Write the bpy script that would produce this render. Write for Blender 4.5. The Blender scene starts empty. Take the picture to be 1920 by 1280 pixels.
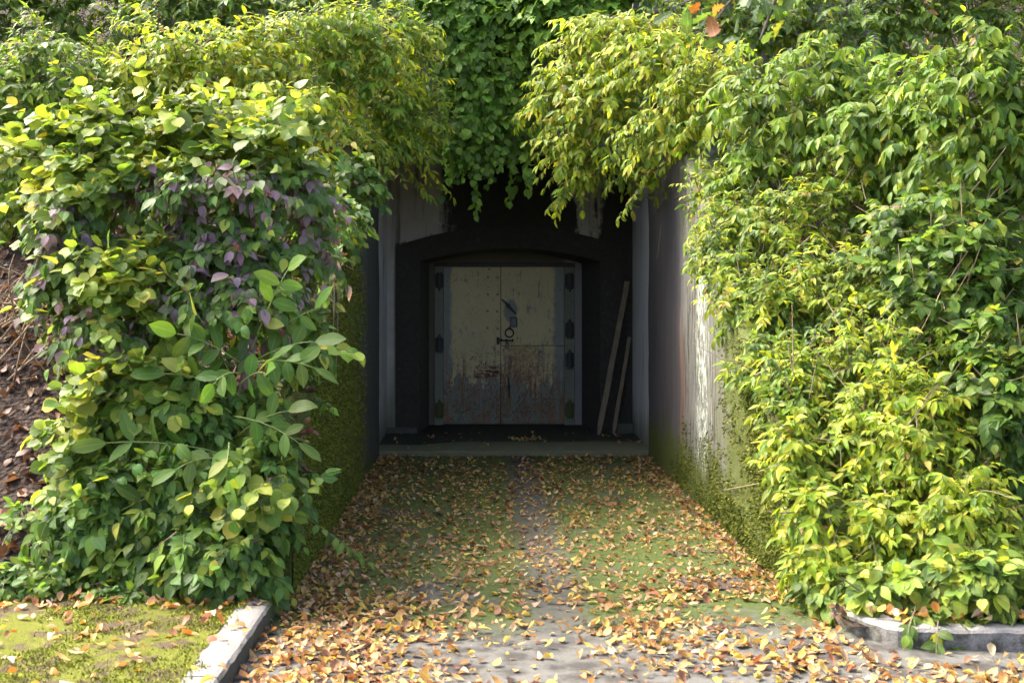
import bpy, math, random
import numpy as np
from mathutils import Vector, Matrix, noise as mnoise

R = math.radians
random.seed(7)
rng = np.random.default_rng(11)
sc = bpy.context.scene
col = sc.collection

# ---------------------------------------------------------------- camera
EYE, F, VX, VY = 1.55, 2400.0, 900.0, 545.0
cam_d = bpy.data.cameras.new('camera')
cam = bpy.data.objects.new('camera', cam_d)
col.objects.link(cam)
cam.location = (0, 0, EYE)
cam.rotation_euler = (R(90), 0, 0)
cam_d.sensor_width = 36
cam_d.lens = 45
cam_d.shift_x = (960 - VX) / 1920
cam_d.shift_y = -(640 - VY) / 1920
cam_d.clip_end = 400
cam_d.dof.use_dof = True
cam_d.dof.focus_distance = 10.0
cam_d.dof.aperture_fstop = 5.6
sc.camera = cam

# ---------------------------------------------------------------- sky and sun
SUN = Vector((-0.56, 0.28, 0.78)).normalized()      # towards the sun
w = bpy.data.worlds.new('World')
sc.world = w
w.use_nodes = True
nt = w.node_tree
sky = nt.nodes.new('ShaderNodeTexSky')
sky.sky_type = 'NISHITA'
sky.sun_disc = False
sky.sun_elevation = math.asin(SUN.z)
sky.sun_rotation = math.atan2(SUN.x, SUN.y)
sky.air_density = 0.22
sky.dust_density = 3.0
sky.ozone_density = 0.0
bg = nt.nodes['Background']
bg.inputs['Strength'].default_value = 0.15
nt.links.new(sky.outputs[0], bg.inputs['Color'])
sun_d = bpy.data.lights.new('sun', 'SUN')
sun_d.energy = 0.6
sun_d.angle = R(20)
sun_d.color = (1.0, 0.92, 0.78)
sun = bpy.data.objects.new('sun', sun_d)
sun.rotation_euler = (-SUN).to_track_quat('-Z', 'Y').to_euler()
sun.location = (-6, 0, 12)
col.objects.link(sun)
sc.view_settings.view_transform = 'Standard'
sc.view_settings.look = 'None'
sc.view_settings.exposure = 3.62
sc.view_settings.gamma = 1.0
sc.cycles.max_bounces = 6
sc.cycles.diffuse_bounces = 3
sc.cycles.glossy_bounces = 2
sc.cycles.transmission_bounces = 4
sc.cycles.use_adaptive_sampling = True
sc.cycles.adaptive_threshold = 0.03
sc.cycles.use_denoising = True


def at(px, py, Y):
    return Vector(((px - VX) * Y / F, Y, EYE - (py - VY) * Y / F))


# ---------------------------------------------------------------- node helpers
class NT:
    def __init__(s, name):
        s.m = bpy.data.materials.new(name)
        s.m.use_nodes = True
        s.t = s.m.node_tree
        s.out = s.t.nodes['Material Output']
        s.bsdf = s.t.nodes['Principled BSDF']
        g = s.t.nodes.new('ShaderNodeNewGeometry')
        s.pos = g.outputs['Position']
        s.geo = g
        sp = s.t.nodes.new('ShaderNodeSeparateXYZ')
        s.t.links.new(s.pos, sp.inputs[0])
        s.x, s.y, s.z = sp.outputs

    def put(s, sock, v):
        if isinstance(v, bpy.types.NodeSocket):
            s.t.links.new(v, sock)
        elif isinstance(v, (tuple, list)) and sock.type == 'RGBA' and len(v) == 3:
            sock.default_value = (*v, 1)
        else:
            sock.default_value = v

    def math(s, op, a, b=0.0, c=None, clamp=False):
        n = s.t.nodes.new('ShaderNodeMath')
        n.operation = op
        n.use_clamp = clamp
        s.put(n.inputs[0], a)
        s.put(n.inputs[1], b)
        if c is not None:
            s.put(n.inputs[2], c)
        return n.outputs[0]

    def vscale(s, sx, sy, sz, v=None):
        n = s.t.nodes.new('ShaderNodeVectorMath')
        n.operation = 'MULTIPLY'
        s.put(n.inputs[0], v if v is not None else s.pos)
        n.inputs[1].default_value = (sx, sy, sz)
        return n.outputs[0]

    def noise(s, scale, detail=4, rough=0.55, v=None, dist=0.0):
        n = s.t.nodes.new('ShaderNodeTexNoise')
        s.put(n.inputs['Vector'], v if v is not None else s.pos)
        n.inputs['Scale'].default_value = scale
        n.inputs['Detail'].default_value = detail
        n.inputs['Roughness'].default_value = rough
        n.inputs['Distortion'].default_value = dist
        return n.outputs['Fac']

    def voro(s, scale, v=None, feature='F1', out='Distance'):
        n = s.t.nodes.new('ShaderNodeTexVoronoi')
        n.feature = feature
        s.put(n.inputs['Vector'], v if v is not None else s.pos)
        n.inputs['Scale'].default_value = scale
        return n.outputs[out]

    def step(s, v, lo, hi):
        n = s.t.nodes.new('ShaderNodeMapRange')
        n.interpolation_type = 'SMOOTHSTEP'
        s.put(n.inputs['Value'], v)
        s.put(n.inputs['From Min'], lo)
        s.put(n.inputs['From Max'], hi)
        return n.outputs['Result']

    def mix(s, f, a, b, mode='MIX'):
        n = s.t.nodes.new('ShaderNodeMix')
        n.data_type = 'RGBA'
        n.blend_type = mode
        s.put(n.inputs[0], f)
        s.put(n.inputs[6], a)
        s.put(n.inputs[7], b)
        return n.outputs[2]

    def mul(s, a, b):
        return s.math('MULTIPLY', a, b)

    def add(s, a, b):
        return s.math('ADD', a, b)

    def band(s, v, a0, a1, b0, b1):
        return s.mul(s.step(v, a0, a1), s.math('SUBTRACT', 1.0, s.step(v, b0, b1)))

    def bump(s, h, strength=0.5, dist=0.02):
        n = s.t.nodes.new('ShaderNodeBump')
        n.inputs['Strength'].default_value = strength
        n.inputs['Distance'].default_value = dist
        s.put(n.inputs['Height'], h)
        s.t.links.new(n.outputs[0], s.bsdf.inputs['Normal'])

    def done(s, colr, rough=0.9, spec=0.3, metal=0.0):
        s.put(s.bsdf.inputs['Base Color'], colr)
        s.put(s.bsdf.inputs['Roughness'], rough)
        s.bsdf.inputs['Specular IOR Level'].default_value = spec
        s.put(s.bsdf.inputs['Metallic'], metal)
        return s.m


# ---------------------------------------------------------------- object helpers
ROOT = {}


def tag(o, label=None, cat=None, group=None, kind=None):
    if label: o['label'] = label
    if cat: o['category'] = cat
    if group: o['group'] = group
    if kind: o['kind'] = kind
    return o


def thing(name, label, cat, loc=(0, 0, 0), group=None):
    o = bpy.data.objects.new(name, None)
    o.empty_display_size = 0.1
    col.objects.link(o)
    o.location = loc
    ROOT[o.name] = Vector(loc)
    return tag(o, label, cat, group)


def link_mesh(name, me, parent=None, kind=None):
    o = bpy.data.objects.new(name, me)
    col.objects.link(o)
    if parent is not None:
        o.parent = parent
        ROOT[o.name] = ROOT[parent.name]
    else:
        ROOT[o.name] = Vector((0, 0, 0))
    if kind: o['kind'] = kind
    return o


def mesh_np(name, V, Q, mat, uv=None, colr=None, smooth=True, base=None):
    """one mesh from arrays; Q is (n,4) or (n,3)"""
    V = np.asarray(V, dtype=np.float32)
    Q = np.asarray(Q, dtype=np.int32)
    if base is not None:
        V = V - np.array(base, dtype=np.float32)
    me = bpy.data.meshes.new(name)
    k = Q.shape[1]
    me.vertices.add(len(V))
    me.vertices.foreach_set('co', V.ravel())
    me.loops.add(Q.size)
    me.loops.foreach_set('vertex_index', Q.ravel())
    me.polygons.add(len(Q))
    me.polygons.foreach_set('loop_start', np.arange(0, Q.size, k, dtype=np.int32))
    me.polygons.foreach_set('use_smooth', np.full(len(Q), smooth))
    if uv is not None:
        l = me.uv_layers.new(name='UVMap')
        l.data.foreach_set('uv', np.asarray(uv, np.float32)[Q.ravel()].ravel())
    if colr is not None:
        a = me.color_attributes.new('tint', 'FLOAT_COLOR', 'POINT')
        c = np.ones((len(V), 4), np.float32)
        c[:, :3] = colr
        a.data.foreach_set('color', c.ravel())
    me.update(calc_edges=True)
    me.validate()
    if mat: me.materials.append(mat)
    return me


class MB:
    """collects polygons in world coordinates"""
    def __init__(s):
        s.v, s.f = [], []

    def poly(s, pts, faces):
        b = len(s.v)
        s.v += [tuple(p) for p in pts]
        s.f += [tuple(b + i for i in f) for f in faces]
        return s

    def box(s, x0, x1, y0, y1, z0, z1):
        p = [(x, y, z) for z in (z0, z1) for y in (y0, y1) for x in (x0, x1)]
        return s.poly(p, [(0, 2, 3, 1), (4, 5, 7, 6), (0, 1, 5, 4), (2, 6, 7, 3), (0, 4, 6, 2), (1, 3, 7, 5)])

    def tube(s, pts, r0, r1=None, n=6, cap=True):
        if r1 is None: r1 = r0
        pts = [Vector(p) for p in pts]
        b = len(s.v)
        for i, p in enumerate(pts):
            d = (pts[min(i + 1, len(pts) - 1)] - pts[max(i - 1, 0)]).normalized()
            a = d.cross(Vector((0.31, 0.17, 0.93)))
            if a.length < 1e-3: a = d.cross(Vector((1, 0, 0)))
            a.normalize()
            c = d.cross(a)
            r = r0 + (r1 - r0) * i / max(1, len(pts) - 1)
            for k in range(n):
                t = 2 * math.pi * k / n
                s.v.append(tuple(p + a * (r * math.cos(t)) + c * (r * math.sin(t))))
        for i in range(len(pts) - 1):
            for k in range(n):
                s.f.append((b + i * n + k, b + i * n + (k + 1) % n, b + (i + 1) * n + (k + 1) % n, b + (i + 1) * n + k))
        if cap:
            s.f.append(tuple(b + k for k in range(n))[::-1])
            s.f.append(tuple(b + (len(pts) - 1) * n + k for k in range(n)))
        return s

    def build(s, name, mat, parent=None, kind=None, bevel=0.0, smooth=False, segs=2):
        base = ROOT[parent.name] if parent is not None else Vector((0, 0, 0))
        me = bpy.data.meshes.new(name)
        me.from_pydata([tuple(Vector(p) - base) for p in s.v], [], s.f)
        if bevel:
            import bmesh
            bm = bmesh.new()
            bm.from_mesh(me)
            bmesh.ops.bevel(bm, geom=bm.edges[:], offset=bevel, segments=segs, profile=0.6, affect='EDGES')
            bm.to_mesh(me)
            bm.free()
        if smooth:
            me.polygons.foreach_set('use_smooth', np.full(len(me.polygons), True))
        me.materials.append(mat)
        me.update()
        return link_mesh(name, me, parent, kind)


def nz(x, y, z=0.0, s=1.0):
    return mnoise.noise(Vector((x * s, y * s, z * s)))


def grid_mesh(us, vs, fn, mat, name, parent=None, kind=None, smooth=True, keep=None):
    V = [fn(u, v) for v in vs for u in us]
    n = len(us)
    Q = []
    for j in range(len(vs) - 1):
        for i in range(n - 1):
            if keep is None or keep(0.5 * (us[i] + us[i + 1]), 0.5 * (vs[j] + vs[j + 1])):
                Q.append((j * n + i, j * n + i + 1, (j + 1) * n + i + 1, (j + 1) * n + i))
    base = ROOT[parent.name] if parent is not None else None
    me = mesh_np(name, V, Q, mat, smooth=smooth, base=base)
    return link_mesh(name, me, parent, kind)


# ---------------------------------------------------------------- layout numbers
WL, WR = -0.945, 1.58            # inner faces of the retaining walls
PL, PR = -0.99, 1.62             # inner faces of the portal
YF, YB, YD = 12.0, 13.6, 14.3    # portal front, back wall, door plane
AZ = 0.05                        # apron height
ZL = 2.84                        # underside of the lintel


def hill(x, y):
    z = 0.06 + 0.62 * max(0.0, y - 6.45)
    if y > 12: z = 0.06 + 0.62 * (12 - 6.45) + 0.5 * (y - 12)
    if x < WL - 0.2 or x > WR + 0.2 or y > YF + .3:
        z += 0.10 * nz(x, y, 3.1, 0.9) * min(1, max(0, y - 6.2)) + 0.04 * nz(x, y, 1.7, 3.0) * min(1, max(0, y - 6.0))
    if y > YF + 0.2 and -3.4 < x < 4.0: z = max(z, 4.35)
    return z


# ---------------------------------------------------------------- setting materials
def mat_driveway():
    n = NT('driveway')
    big = n.noise(1.3, 5, 0.6)
    mid = n.noise(6.0, 5, 0.65)
    fine = n.noise(140, 2, 0.6)
    conc = n.mix(fine, (0.051, 0.051, 0.043), (0.137, 0.136, 0.118))
    conc = n.mix(n.step(mid, 0.40, 0.62), conc, (0.038, 0.036, 0.030))
    damp = n.step(n.add(n.y, n.math('MULTIPLY', big, 3.0)), 7.2, 8.6)  # concrete lighter in front, darker towards the portal
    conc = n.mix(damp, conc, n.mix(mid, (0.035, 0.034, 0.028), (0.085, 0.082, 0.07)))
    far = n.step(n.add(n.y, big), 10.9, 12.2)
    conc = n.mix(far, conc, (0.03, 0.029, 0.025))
    mossy = n.math('MULTIPLY', n.step(n.add(big, n.mul(n.noise(9, 5, 0.7), 0.55)), 0.56, 0.74), n.step(n.y, 5.6, 6.2))
    side = n.band(n.x, 0.15, 0.32, 0.42, 0.6)          # bare strip in the middle of the drive
    mossy = n.mul(mossy, n.math('SUBTRACT', 1.0, n.mul(side, 0.85)))
    mcol = n.mix(n.noise(30, 4), (0.025, 0.042, 0.008), (0.07, 0.095, 0.015))
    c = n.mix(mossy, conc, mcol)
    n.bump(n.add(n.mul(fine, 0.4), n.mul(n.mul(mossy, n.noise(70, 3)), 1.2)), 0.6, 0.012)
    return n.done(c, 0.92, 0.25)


def mat_apron():
    n = NT('apron_concrete')
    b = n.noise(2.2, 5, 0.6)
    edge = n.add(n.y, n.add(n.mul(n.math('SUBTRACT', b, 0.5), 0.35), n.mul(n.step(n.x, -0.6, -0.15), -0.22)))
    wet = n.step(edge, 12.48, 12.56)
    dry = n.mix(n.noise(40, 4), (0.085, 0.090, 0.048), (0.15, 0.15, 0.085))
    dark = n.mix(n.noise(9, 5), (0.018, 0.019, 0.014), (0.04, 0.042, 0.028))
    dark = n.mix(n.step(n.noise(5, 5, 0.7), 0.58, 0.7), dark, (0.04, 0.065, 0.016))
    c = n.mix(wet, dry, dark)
    n.bump(n.noise(60, 4), 0.3, 0.01)
    return n.done(c, n.mix(wet, (0.9,) * 3, (0.7,) * 3), 0.3)


def mat_soil():
    n = NT('bank_soil')
    cell = n.voro(26, out='Color')
    sep = n.t.nodes.new('ShaderNodeSeparateColor')
    n.put(sep.inputs[0], cell)
    c = n.mix(sep.outputs[0], (0.014, 0.010, 0.007), (0.045, 0.028, 0.018))
    c = n.mix(n.step(n.noise(3, 5), 0.5, 0.7), c, (0.03, 0.022, 0.014))
    n.bump(n.add(n.voro(26), n.noise(40, 4)), 0.9, 0.04)
    return n.done(c, 0.95, 0.2)


def mat_moss(name, a, b, sc_=60):
    n = NT(name)
    c = n.mix(n.noise(sc_, 4, 0.7), a, b)
    c = n.mix(n.step(n.noise(3.2, 4), 0.45, 0.7), c, tuple(0.5 * (p + q) * 0.8 for p, q in zip(a, b)))
    n.bump(n.noise(sc_ * 2, 4), 0.8, 0.015)
    return n.done(c, 0.95, 0.15)


def mat_verge():
    n = NT('verge_moss')
    g = n.mix(n.noise(50, 4, 0.7), (0.06, 0.075, 0.010), (0.16, 0.17, 0.018))
    soil = n.mix(n.noise(30, 4), (0.05, 0.035, 0.02), (0.11, 0.08, 0.05))
    back = n.step(n.add(n.y, n.mul(n.noise(2.5, 4), 0.8)), 6.25, 6.5)
    c = n.mix(n.math('MAXIMUM', back, n.step(n.noise(5, 6, 0.75), 0.49, 0.56)), g, soil)
    n.bump(n.noise(120, 4), 0.9, 0.02)
    return n.done(c, 0.95, 0.15)


def streak(n, axis_scale, z_scale, detail=5):
    return n.noise(1.0, detail, 0.6, v=n.vscale(axis_scale, axis_scale, z_scale))


def mat_wall_right():
    n = NT('stained_retaining_concrete')
    st = streak(n, 9, 0.7)
    st2 = streak(n, 28, 1.2)
    yy = n.add(n.y, n.mul(n.math('SUBTRACT', st, 0.5), 0.5))
    fine = n.noise(90, 3)
    grey = n.mix(n.mul(n.add(st2, n.noise(16, 6, 0.75)), 0.5), (0.05, 0.05, 0.042), (0.19, 0.185, 0.165))
    violet = n.mix(st, (0.036, 0.034, 0.034), (0.095, 0.088, 0.086))
    c = n.mix(n.step(yy, 9.95, 10.15), grey, violet)
    # rusty run at the edge of the dark coating
    rust = n.mul(n.band(yy, 9.86, 9.98, 10.02, 10.14), n.math('SUBTRACT', 1.0, n.step(n.z, 0.9, 1.6)))
    c = n.mix(n.mul(rust, 0.6), c, (0.20, 0.085, 0.04))
    # black algae drips between the lime and the dark coating
    alg = n.mul(n.band(n.y, 8.2, 8.8, 9.8, 10.1), n.step(n.noise(1.0, 6, 0.75, v=n.vscale(14, 14, 2.0)), 0.46, 0.6))
    c = n.mix(alg, c, (0.03, 0.033, 0.016))
    # lime bloom
    lim = n.mul(n.band(yy, 8.75, 8.98, 9.2, 9.45), n.step(n.noise(1.0, 6, 0.8, v=n.vscale(30, 30, 12.0)), 0.47, 0.60))
    lim = n.mul(lim, n.band(n.add(n.z, n.mul(st, 0.8)), 0.30, 0.9, 2.0, 2.5))
    c = n.mix(lim, c, n.mix(n.noise(25, 3), (0.32, 0.42, 0.26), (0.66, 0.70, 0.62)))
    # thin pale runs towards the front
    run = n.mul(n.band(n.y, 7.3, 8.0, 8.9, 9.1), n.step(n.noise(1.0, 4, 0.6, v=n.vscale(20, 20, 0.5)), 0.60, 0.66))
    c = n.mix(n.mul(run, 0.8), c, (0.42, 0.41, 0.37))
    # moss towards the front and the foot
    foot = n.math('SUBTRACT', 1.0, n.step(n.add(n.z, n.mul(n.noise(4, 5), 0.6)), 0.48, 0.80))
    front = n.math('SUBTRACT', 1.0, n.step(n.add(n.y, n.mul(n.noise(5, 6, 0.7), 2.4)), 9.1, 10.0))
    top = n.mul(n.step(n.noise(6, 5, 0.7), 0.45, 0.6), n.band(n.y, 8.2, 8.6, 9.9, 10.2))
    top = n.mul(top, n.step(n.z, 1.4, 2.1))
    mo = n.math('MAXIMUM', n.math('MAXIMUM', foot, front), top)
    c = n.mix(mo, c, n.mix(n.noise(45, 4), (0.03, 0.048, 0.006), (0.10, 0.115, 0.014)))
    n.bump(n.add(n.mul(fine, 0.5), n.mul(mo, n.noise(80, 4))), 0.7, 0.02)
    return n.done(c, 0.85, 0.3)


def mat_wall_left():
    n = NT('mossy_retaining_concrete')
    st = streak(n, 9, 0.6)
    grey = n.mix(st, (0.03, 0.03, 0.024), (0.10, 0.10, 0.085))
    front = n.math('SUBTRACT', 1.0, n.step(n.add(n.y, n.mul(n.noise(4, 6, 0.7), 2.0)), 10.6, 11.5))
    foot = n.math('SUBTRACT', 1.0, n.step(n.add(n.z, n.mul(n.noise(4, 5), 0.6)), 0.3, 0.6))
    mo = n.math('MAXIMUM', front, n.mul(foot, n.math('SUBTRACT', 1.0, n.step(n.y, 10.8, 11.8))))
    c = n.mix(mo, grey, n.mix(n.noise(45, 4), (0.03, 0.045, 0.006), (0.10, 0.115, 0.012)))
    n.bump(n.add(n.noise(90, 3), n.mul(mo, n.noise(70, 4))), 0.8, 0.025)
    return n.done(c, 0.9, 0.25)


def mat_portal_side():
    n = NT('smooth_grey_concrete')
    st = streak(n, 16, 0.5)
    c = n.mix(st, (0.46, 0.45, 0.41), (0.66, 0.65, 0.60))
    c = n.mix(n.step(streak(n, 5, 0.9), 0.56, 0.72), c, (0.17, 0.17, 0.165))
    foot = n.math('SUBTRACT', 1.0, n.step(n.add(n.z, n.mul(st, 0.6)), 0.35, 0.75))
    c = n.mix(n.mul(foot, 0.75), c, (0.11, 0.12, 0.06))
    edge = n.math('SUBTRACT', 1.0, n.step(n.add(n.y, n.mul(n.noise(8, 4), 0.06)), 12.05, 12.12))
    c = n.mix(edge, c, (0.05, 0.07, 0.012))
    n.bump(n.noise(70, 4), 0.25, 0.01)
    return n.done(c, 0.85, 0.3)


def mat_back_wall():
    n = NT('water_stained_plaster')
    st = streak(n, 6, 0.8)
    c = n.mix(n.noise(5, 6, 0.65), (0.24, 0.225, 0.18), (0.46, 0.435, 0.36))
    c = n.mix(n.step(streak(n, 9, 0.7), 0.5, 0.75), c, (0.075, 0.075, 0.055))
    d = n.mul(n.math('SUBTRACT', st, 0.5), 0.9)
    d2 = n.mul(n.math('SUBTRACT', n.noise(14, 5, 0.7), 0.5), 0.25)
    xx = n.add(n.x, n.add(d, d2))
    # black algae: middle tongue and right side; the pale patch at the right top stays
    mid = n.band(xx, -0.50, -0.32, 0.92, 1.02)
    rgt = n.step(xx, 1.20, 1.30)
    low = n.math('SUBTRACT', 1.0, n.step(n.add(n.z, n.add(n.mul(d2, 1.2), n.mul(n.math('ABSOLUTE', n.math('SUBTRACT', n.x, 0.35)), 0.16))), 2.20, 2.26))
    low = n.mul(low, n.step(n.x, -0.93, -0.87))
    blk = n.math('MAXIMUM', n.math('MAXIMUM', mid, rgt), low)
    c = n.mix(blk, c, n.mix(n.noise(30, 5), (0.016, 0.015, 0.011), (0.050, 0.047, 0.036)))
    grn = n.math('SUBTRACT', 1.0, n.step(n.add(n.z, n.mul(st, 1.0)), 0.6, 1.6))
    c = n.mix(n.mul(grn, n.math('SUBTRACT', 0.8, blk, clamp=True)), c, (0.06, 0.068, 0.022))
    n.bump(n.add(n.noise(60, 5), n.mul(blk, n.noise(120, 3))), 0.5, 0.015)
    return n.done(c, 0.9, 0.3)


def mat_black_concrete():
    n = NT('black_algae_concrete')
    c = n.mix(n.noise(22, 6, 0.7), (0.020, 0.019, 0.014), (0.065, 0.061, 0.046))
    c = n.mix(n.mul(n.step(n.noise(16, 6, 0.8), 0.56, 0.68), 0.6), c, (0.11, 0.10, 0.075))
    n.bump(n.noise(90, 4), 0.8, 0.02)
    return n.done(c, 0.95, 0.2)


def mat_reveal():
    n = NT('rough_reveal_concrete')
    c = n.mix(n.noise(18, 6, 0.7), (0.04, 0.04, 0.03), (0.12, 0.115, 0.085))
    c = n.mix(n.mul(n.step(n.x, 1.0, 1.1), n.step(n.noise(60, 4, 0.7), 0.4, 0.6)), c, (0.05, 0.047, 0.042))
    n.bump(n.noise(80, 4), 0.6, 0.015)
    return n.done(c, 0.95, 0.2)


def mat_jamb():
    n = NT('pebbledash_jamb')
    c = n.mix(n.noise(110, 3, 0.7), (0.13, 0.125, 0.11), (0.33, 0.32, 0.29))
    c = n.mix(n.math('SUBTRACT', 1.0, n.step(n.x, 0.9, 1.0)), c, (0.12, 0.105, 0.07))
    n.bump(n.noise(150, 2), 0.8, 0.012)
    return n.done(c, 0.95, 0.2)


def mat_lintel():
    n = NT('dark_board_concrete')
    c = n.mix(streak(n, 6, 1.2), (0.05, 0.05, 0.045), (0.20, 0.20, 0.185))
    n.bump(n.noise(50, 4), 0.4, 0.01)
    return n.done(c, 0.9, 0.3)


def mat_door():
    n = NT('rusted_door_paint')
    d = n.math('SUBTRACT', n.noise(7, 6, 0.7), 0.5)
    ds = n.math('SUBTRACT', streak(n, 22, 3.0), 0.5)
    steel = n.mix(n.noise(9, 5), (0.17, 0.18, 0.145), (0.25, 0.26, 0.205))
    steel = n.mix(n.mul(n.math('SUBTRACT', 1.0, n.step(n.add(n.z, n.mul(d, 0.4)), 0.25, 0.6)), 0.5), steel, (0.13, 0.145, 0.075))
    beige = n.mix(n.noise(3, 5), (0.42, 0.355, 0.165), (0.57, 0.49, 0.25))
    xx = n.add(n.x, n.mul(d, 0.10))
    zz = n.add(n.z, n.add(n.mul(ds, 0.9), n.mul(d, 0.3)))
    zz = n.add(zz, n.mul(n.math('SUBTRACT', n.noise(2.6, 3), 0.5), 0.9))
    field = n.mul(n.band(xx, -0.34, -0.30, 0.81, 0.85), n.step(zz, 0.50, 0.56))
    wornA = n.step(n.add(n.mul(ds, 1.0), n.mul(d, 0.8)), 0.10, 0.20)
    wornA = n.mul(wornA, n.step(n.noise(2.3, 3), 0.42, 0.55))
    # bare patch round the lever
    dx = n.math('SUBTRACT', n.x, 0.34)
    dz = n.math('SUBTRACT', n.z, 1.33)
    rr = n.math('SQRT', n.add(n.mul(n.mul(dx, dx), 3.0), n.mul(dz, dz)))
    bare = n.math('SUBTRACT', 1.0, n.step(n.add(rr, n.mul(d, 0.12)), 0.10, 0.15))
    worn = n.math('MAXIMUM', wornA, bare)
    c = n.mix(n.mul(field, n.math('SUBTRACT', 1.0, worn)), steel, beige)
    # vertical flaking: fine streaks of the grey coat showing
    c = n.mix(n.mul(n.step(streak(n, 60, 8), 0.60, 0.68), 0.55), c, (0.20, 0.215, 0.19))
    rustc = n.mix(n.noise(40, 4), (0.12, 0.05, 0.022), (0.27, 0.12, 0.045))
    lower = n.math('SUBTRACT', 1.0, n.step(n.z, 0.35, 1.25))
    sp = n.noise(1.0, 4, 0.75, v=n.vscale(75, 75, 45))
    rs = n.step(n.add(sp, n.add(n.mul(lower, 0.09), n.mul(d, 0.34))), 0.635, 0.69)
    c = n.mix(rs, c, rustc)
    # soft rust bloom in patches on the lower right leaf and the foot
    bl = n.mul(n.step(n.add(n.noise(5.0, 6, 0.7), n.mul(lower, 0.10)), 0.60, 0.78), lower)
    c = n.mix(n.mul(bl, 0.6), c, n.mix(n.noise(70, 3), (0.14, 0.055, 0.025), (0.30, 0.15, 0.06)))
    seam = n.mul(n.band(n.add(n.x, n.mul(d, .3)), .24, .32, .62, .72), n.band(n.add(n.z, n.mul(d, .3)), .45, .62, .93, .945))
    c = n.mix(n.mul(seam, n.mul(n.step(n.noise(30, 5, .7), .35, .6), .75)), c, (0.26, 0.125, 0.045))
    run = n.mul(n.math('SUBTRACT', 1.0, n.step(n.z, .5, 1.0)), n.step(streak(n, 30, 2.6), .47, .62))
    c = n.mix(n.mul(run, .85), c, n.mix(n.noise(50, 4), (0.16, 0.07, 0.03), (0.30, 0.15, 0.06)))
    # a scraped rusty scar on the left leaf
    sc1 = n.mul(n.band(n.add(n.x, n.mul(d, 0.15)), -0.10, 0.0, 0.215, 0.235), n.band(n.add(n.z, n.mul(d, 0.12)), 0.55, 0.60, 0.69, 0.73))
    sc1 = n.mul(sc1, n.step(n.noise(1.0, 5, 0.7, v=n.vscale(7, 7, 30)), 0.44, 0.54))
    c = n.mix(sc1, c, (0.11, 0.04, 0.025))
    n.bump(n.add(n.mul(field, 0.4), n.mul(rs, -0.6)), 0.9, 0.008)
    return n.done(c, 0.65, 0.35)


def mat_flat(name, a, b, scale=30, rough=0.7, metal=0.0, bump=0.3):
    n = NT(name)
    c = n.mix(n.noise(scale, 5, 0.65), a, b)
    n.bump(n.noise(scale * 2, 4), bump, 0.01)
    return n.done(c, rough, 0.35, metal)


def mat_wood():
    n = NT('weathered_plank_wood')
    g = n.noise(1.0, 5, 0.6, v=n.vscale(60, 60, 5))
    c = n.mix(g, (0.05, 0.04, 0.026), (0.27, 0.21, 0.13))
    n.bump(g, 0.5, 0.006)
    return n.done(c, 0.85, 0.25)


def mat_kerb():
    n = NT('kerb_concrete')
    c = n.mix(n.noise(120, 3, 0.7), (0.10, 0.096, 0.082), (0.32, 0.31, 0.275))
    sp = n.t.nodes.new('ShaderNodeSeparateXYZ')
    n.put(sp.inputs[0], n.geo.outputs['Normal'])
    up = n.step(sp.outputs[2], 0.4, 0.8)
    dirt = n.mix(n.noise(26, 5, 0.7), (0.022, 0.026, 0.012), (0.12, 0.115, 0.085))
    side = n.mul(n.math('SUBTRACT', 1.0, up), n.step(n.add(n.noise(11, 5, 0.7), n.mul(n.step(n.x, 0, .5), -.22)), 0.10, 0.40))
    c = n.mix(side, c, dirt)
    mossy = n.mul(n.step(n.add(n.y, n.noise(9, 4)), 6.35, 6.6), n.math('SUBTRACT', 1.0, n.step(n.x, 0, 0.5)))
    c = n.mix(mossy, c, (0.06, 0.08, 0.012))
    n.bump(n.noise(90, 5, 0.7), 0.8, 0.015)
    return n.done(c, 0.95, 0.2)


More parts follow.
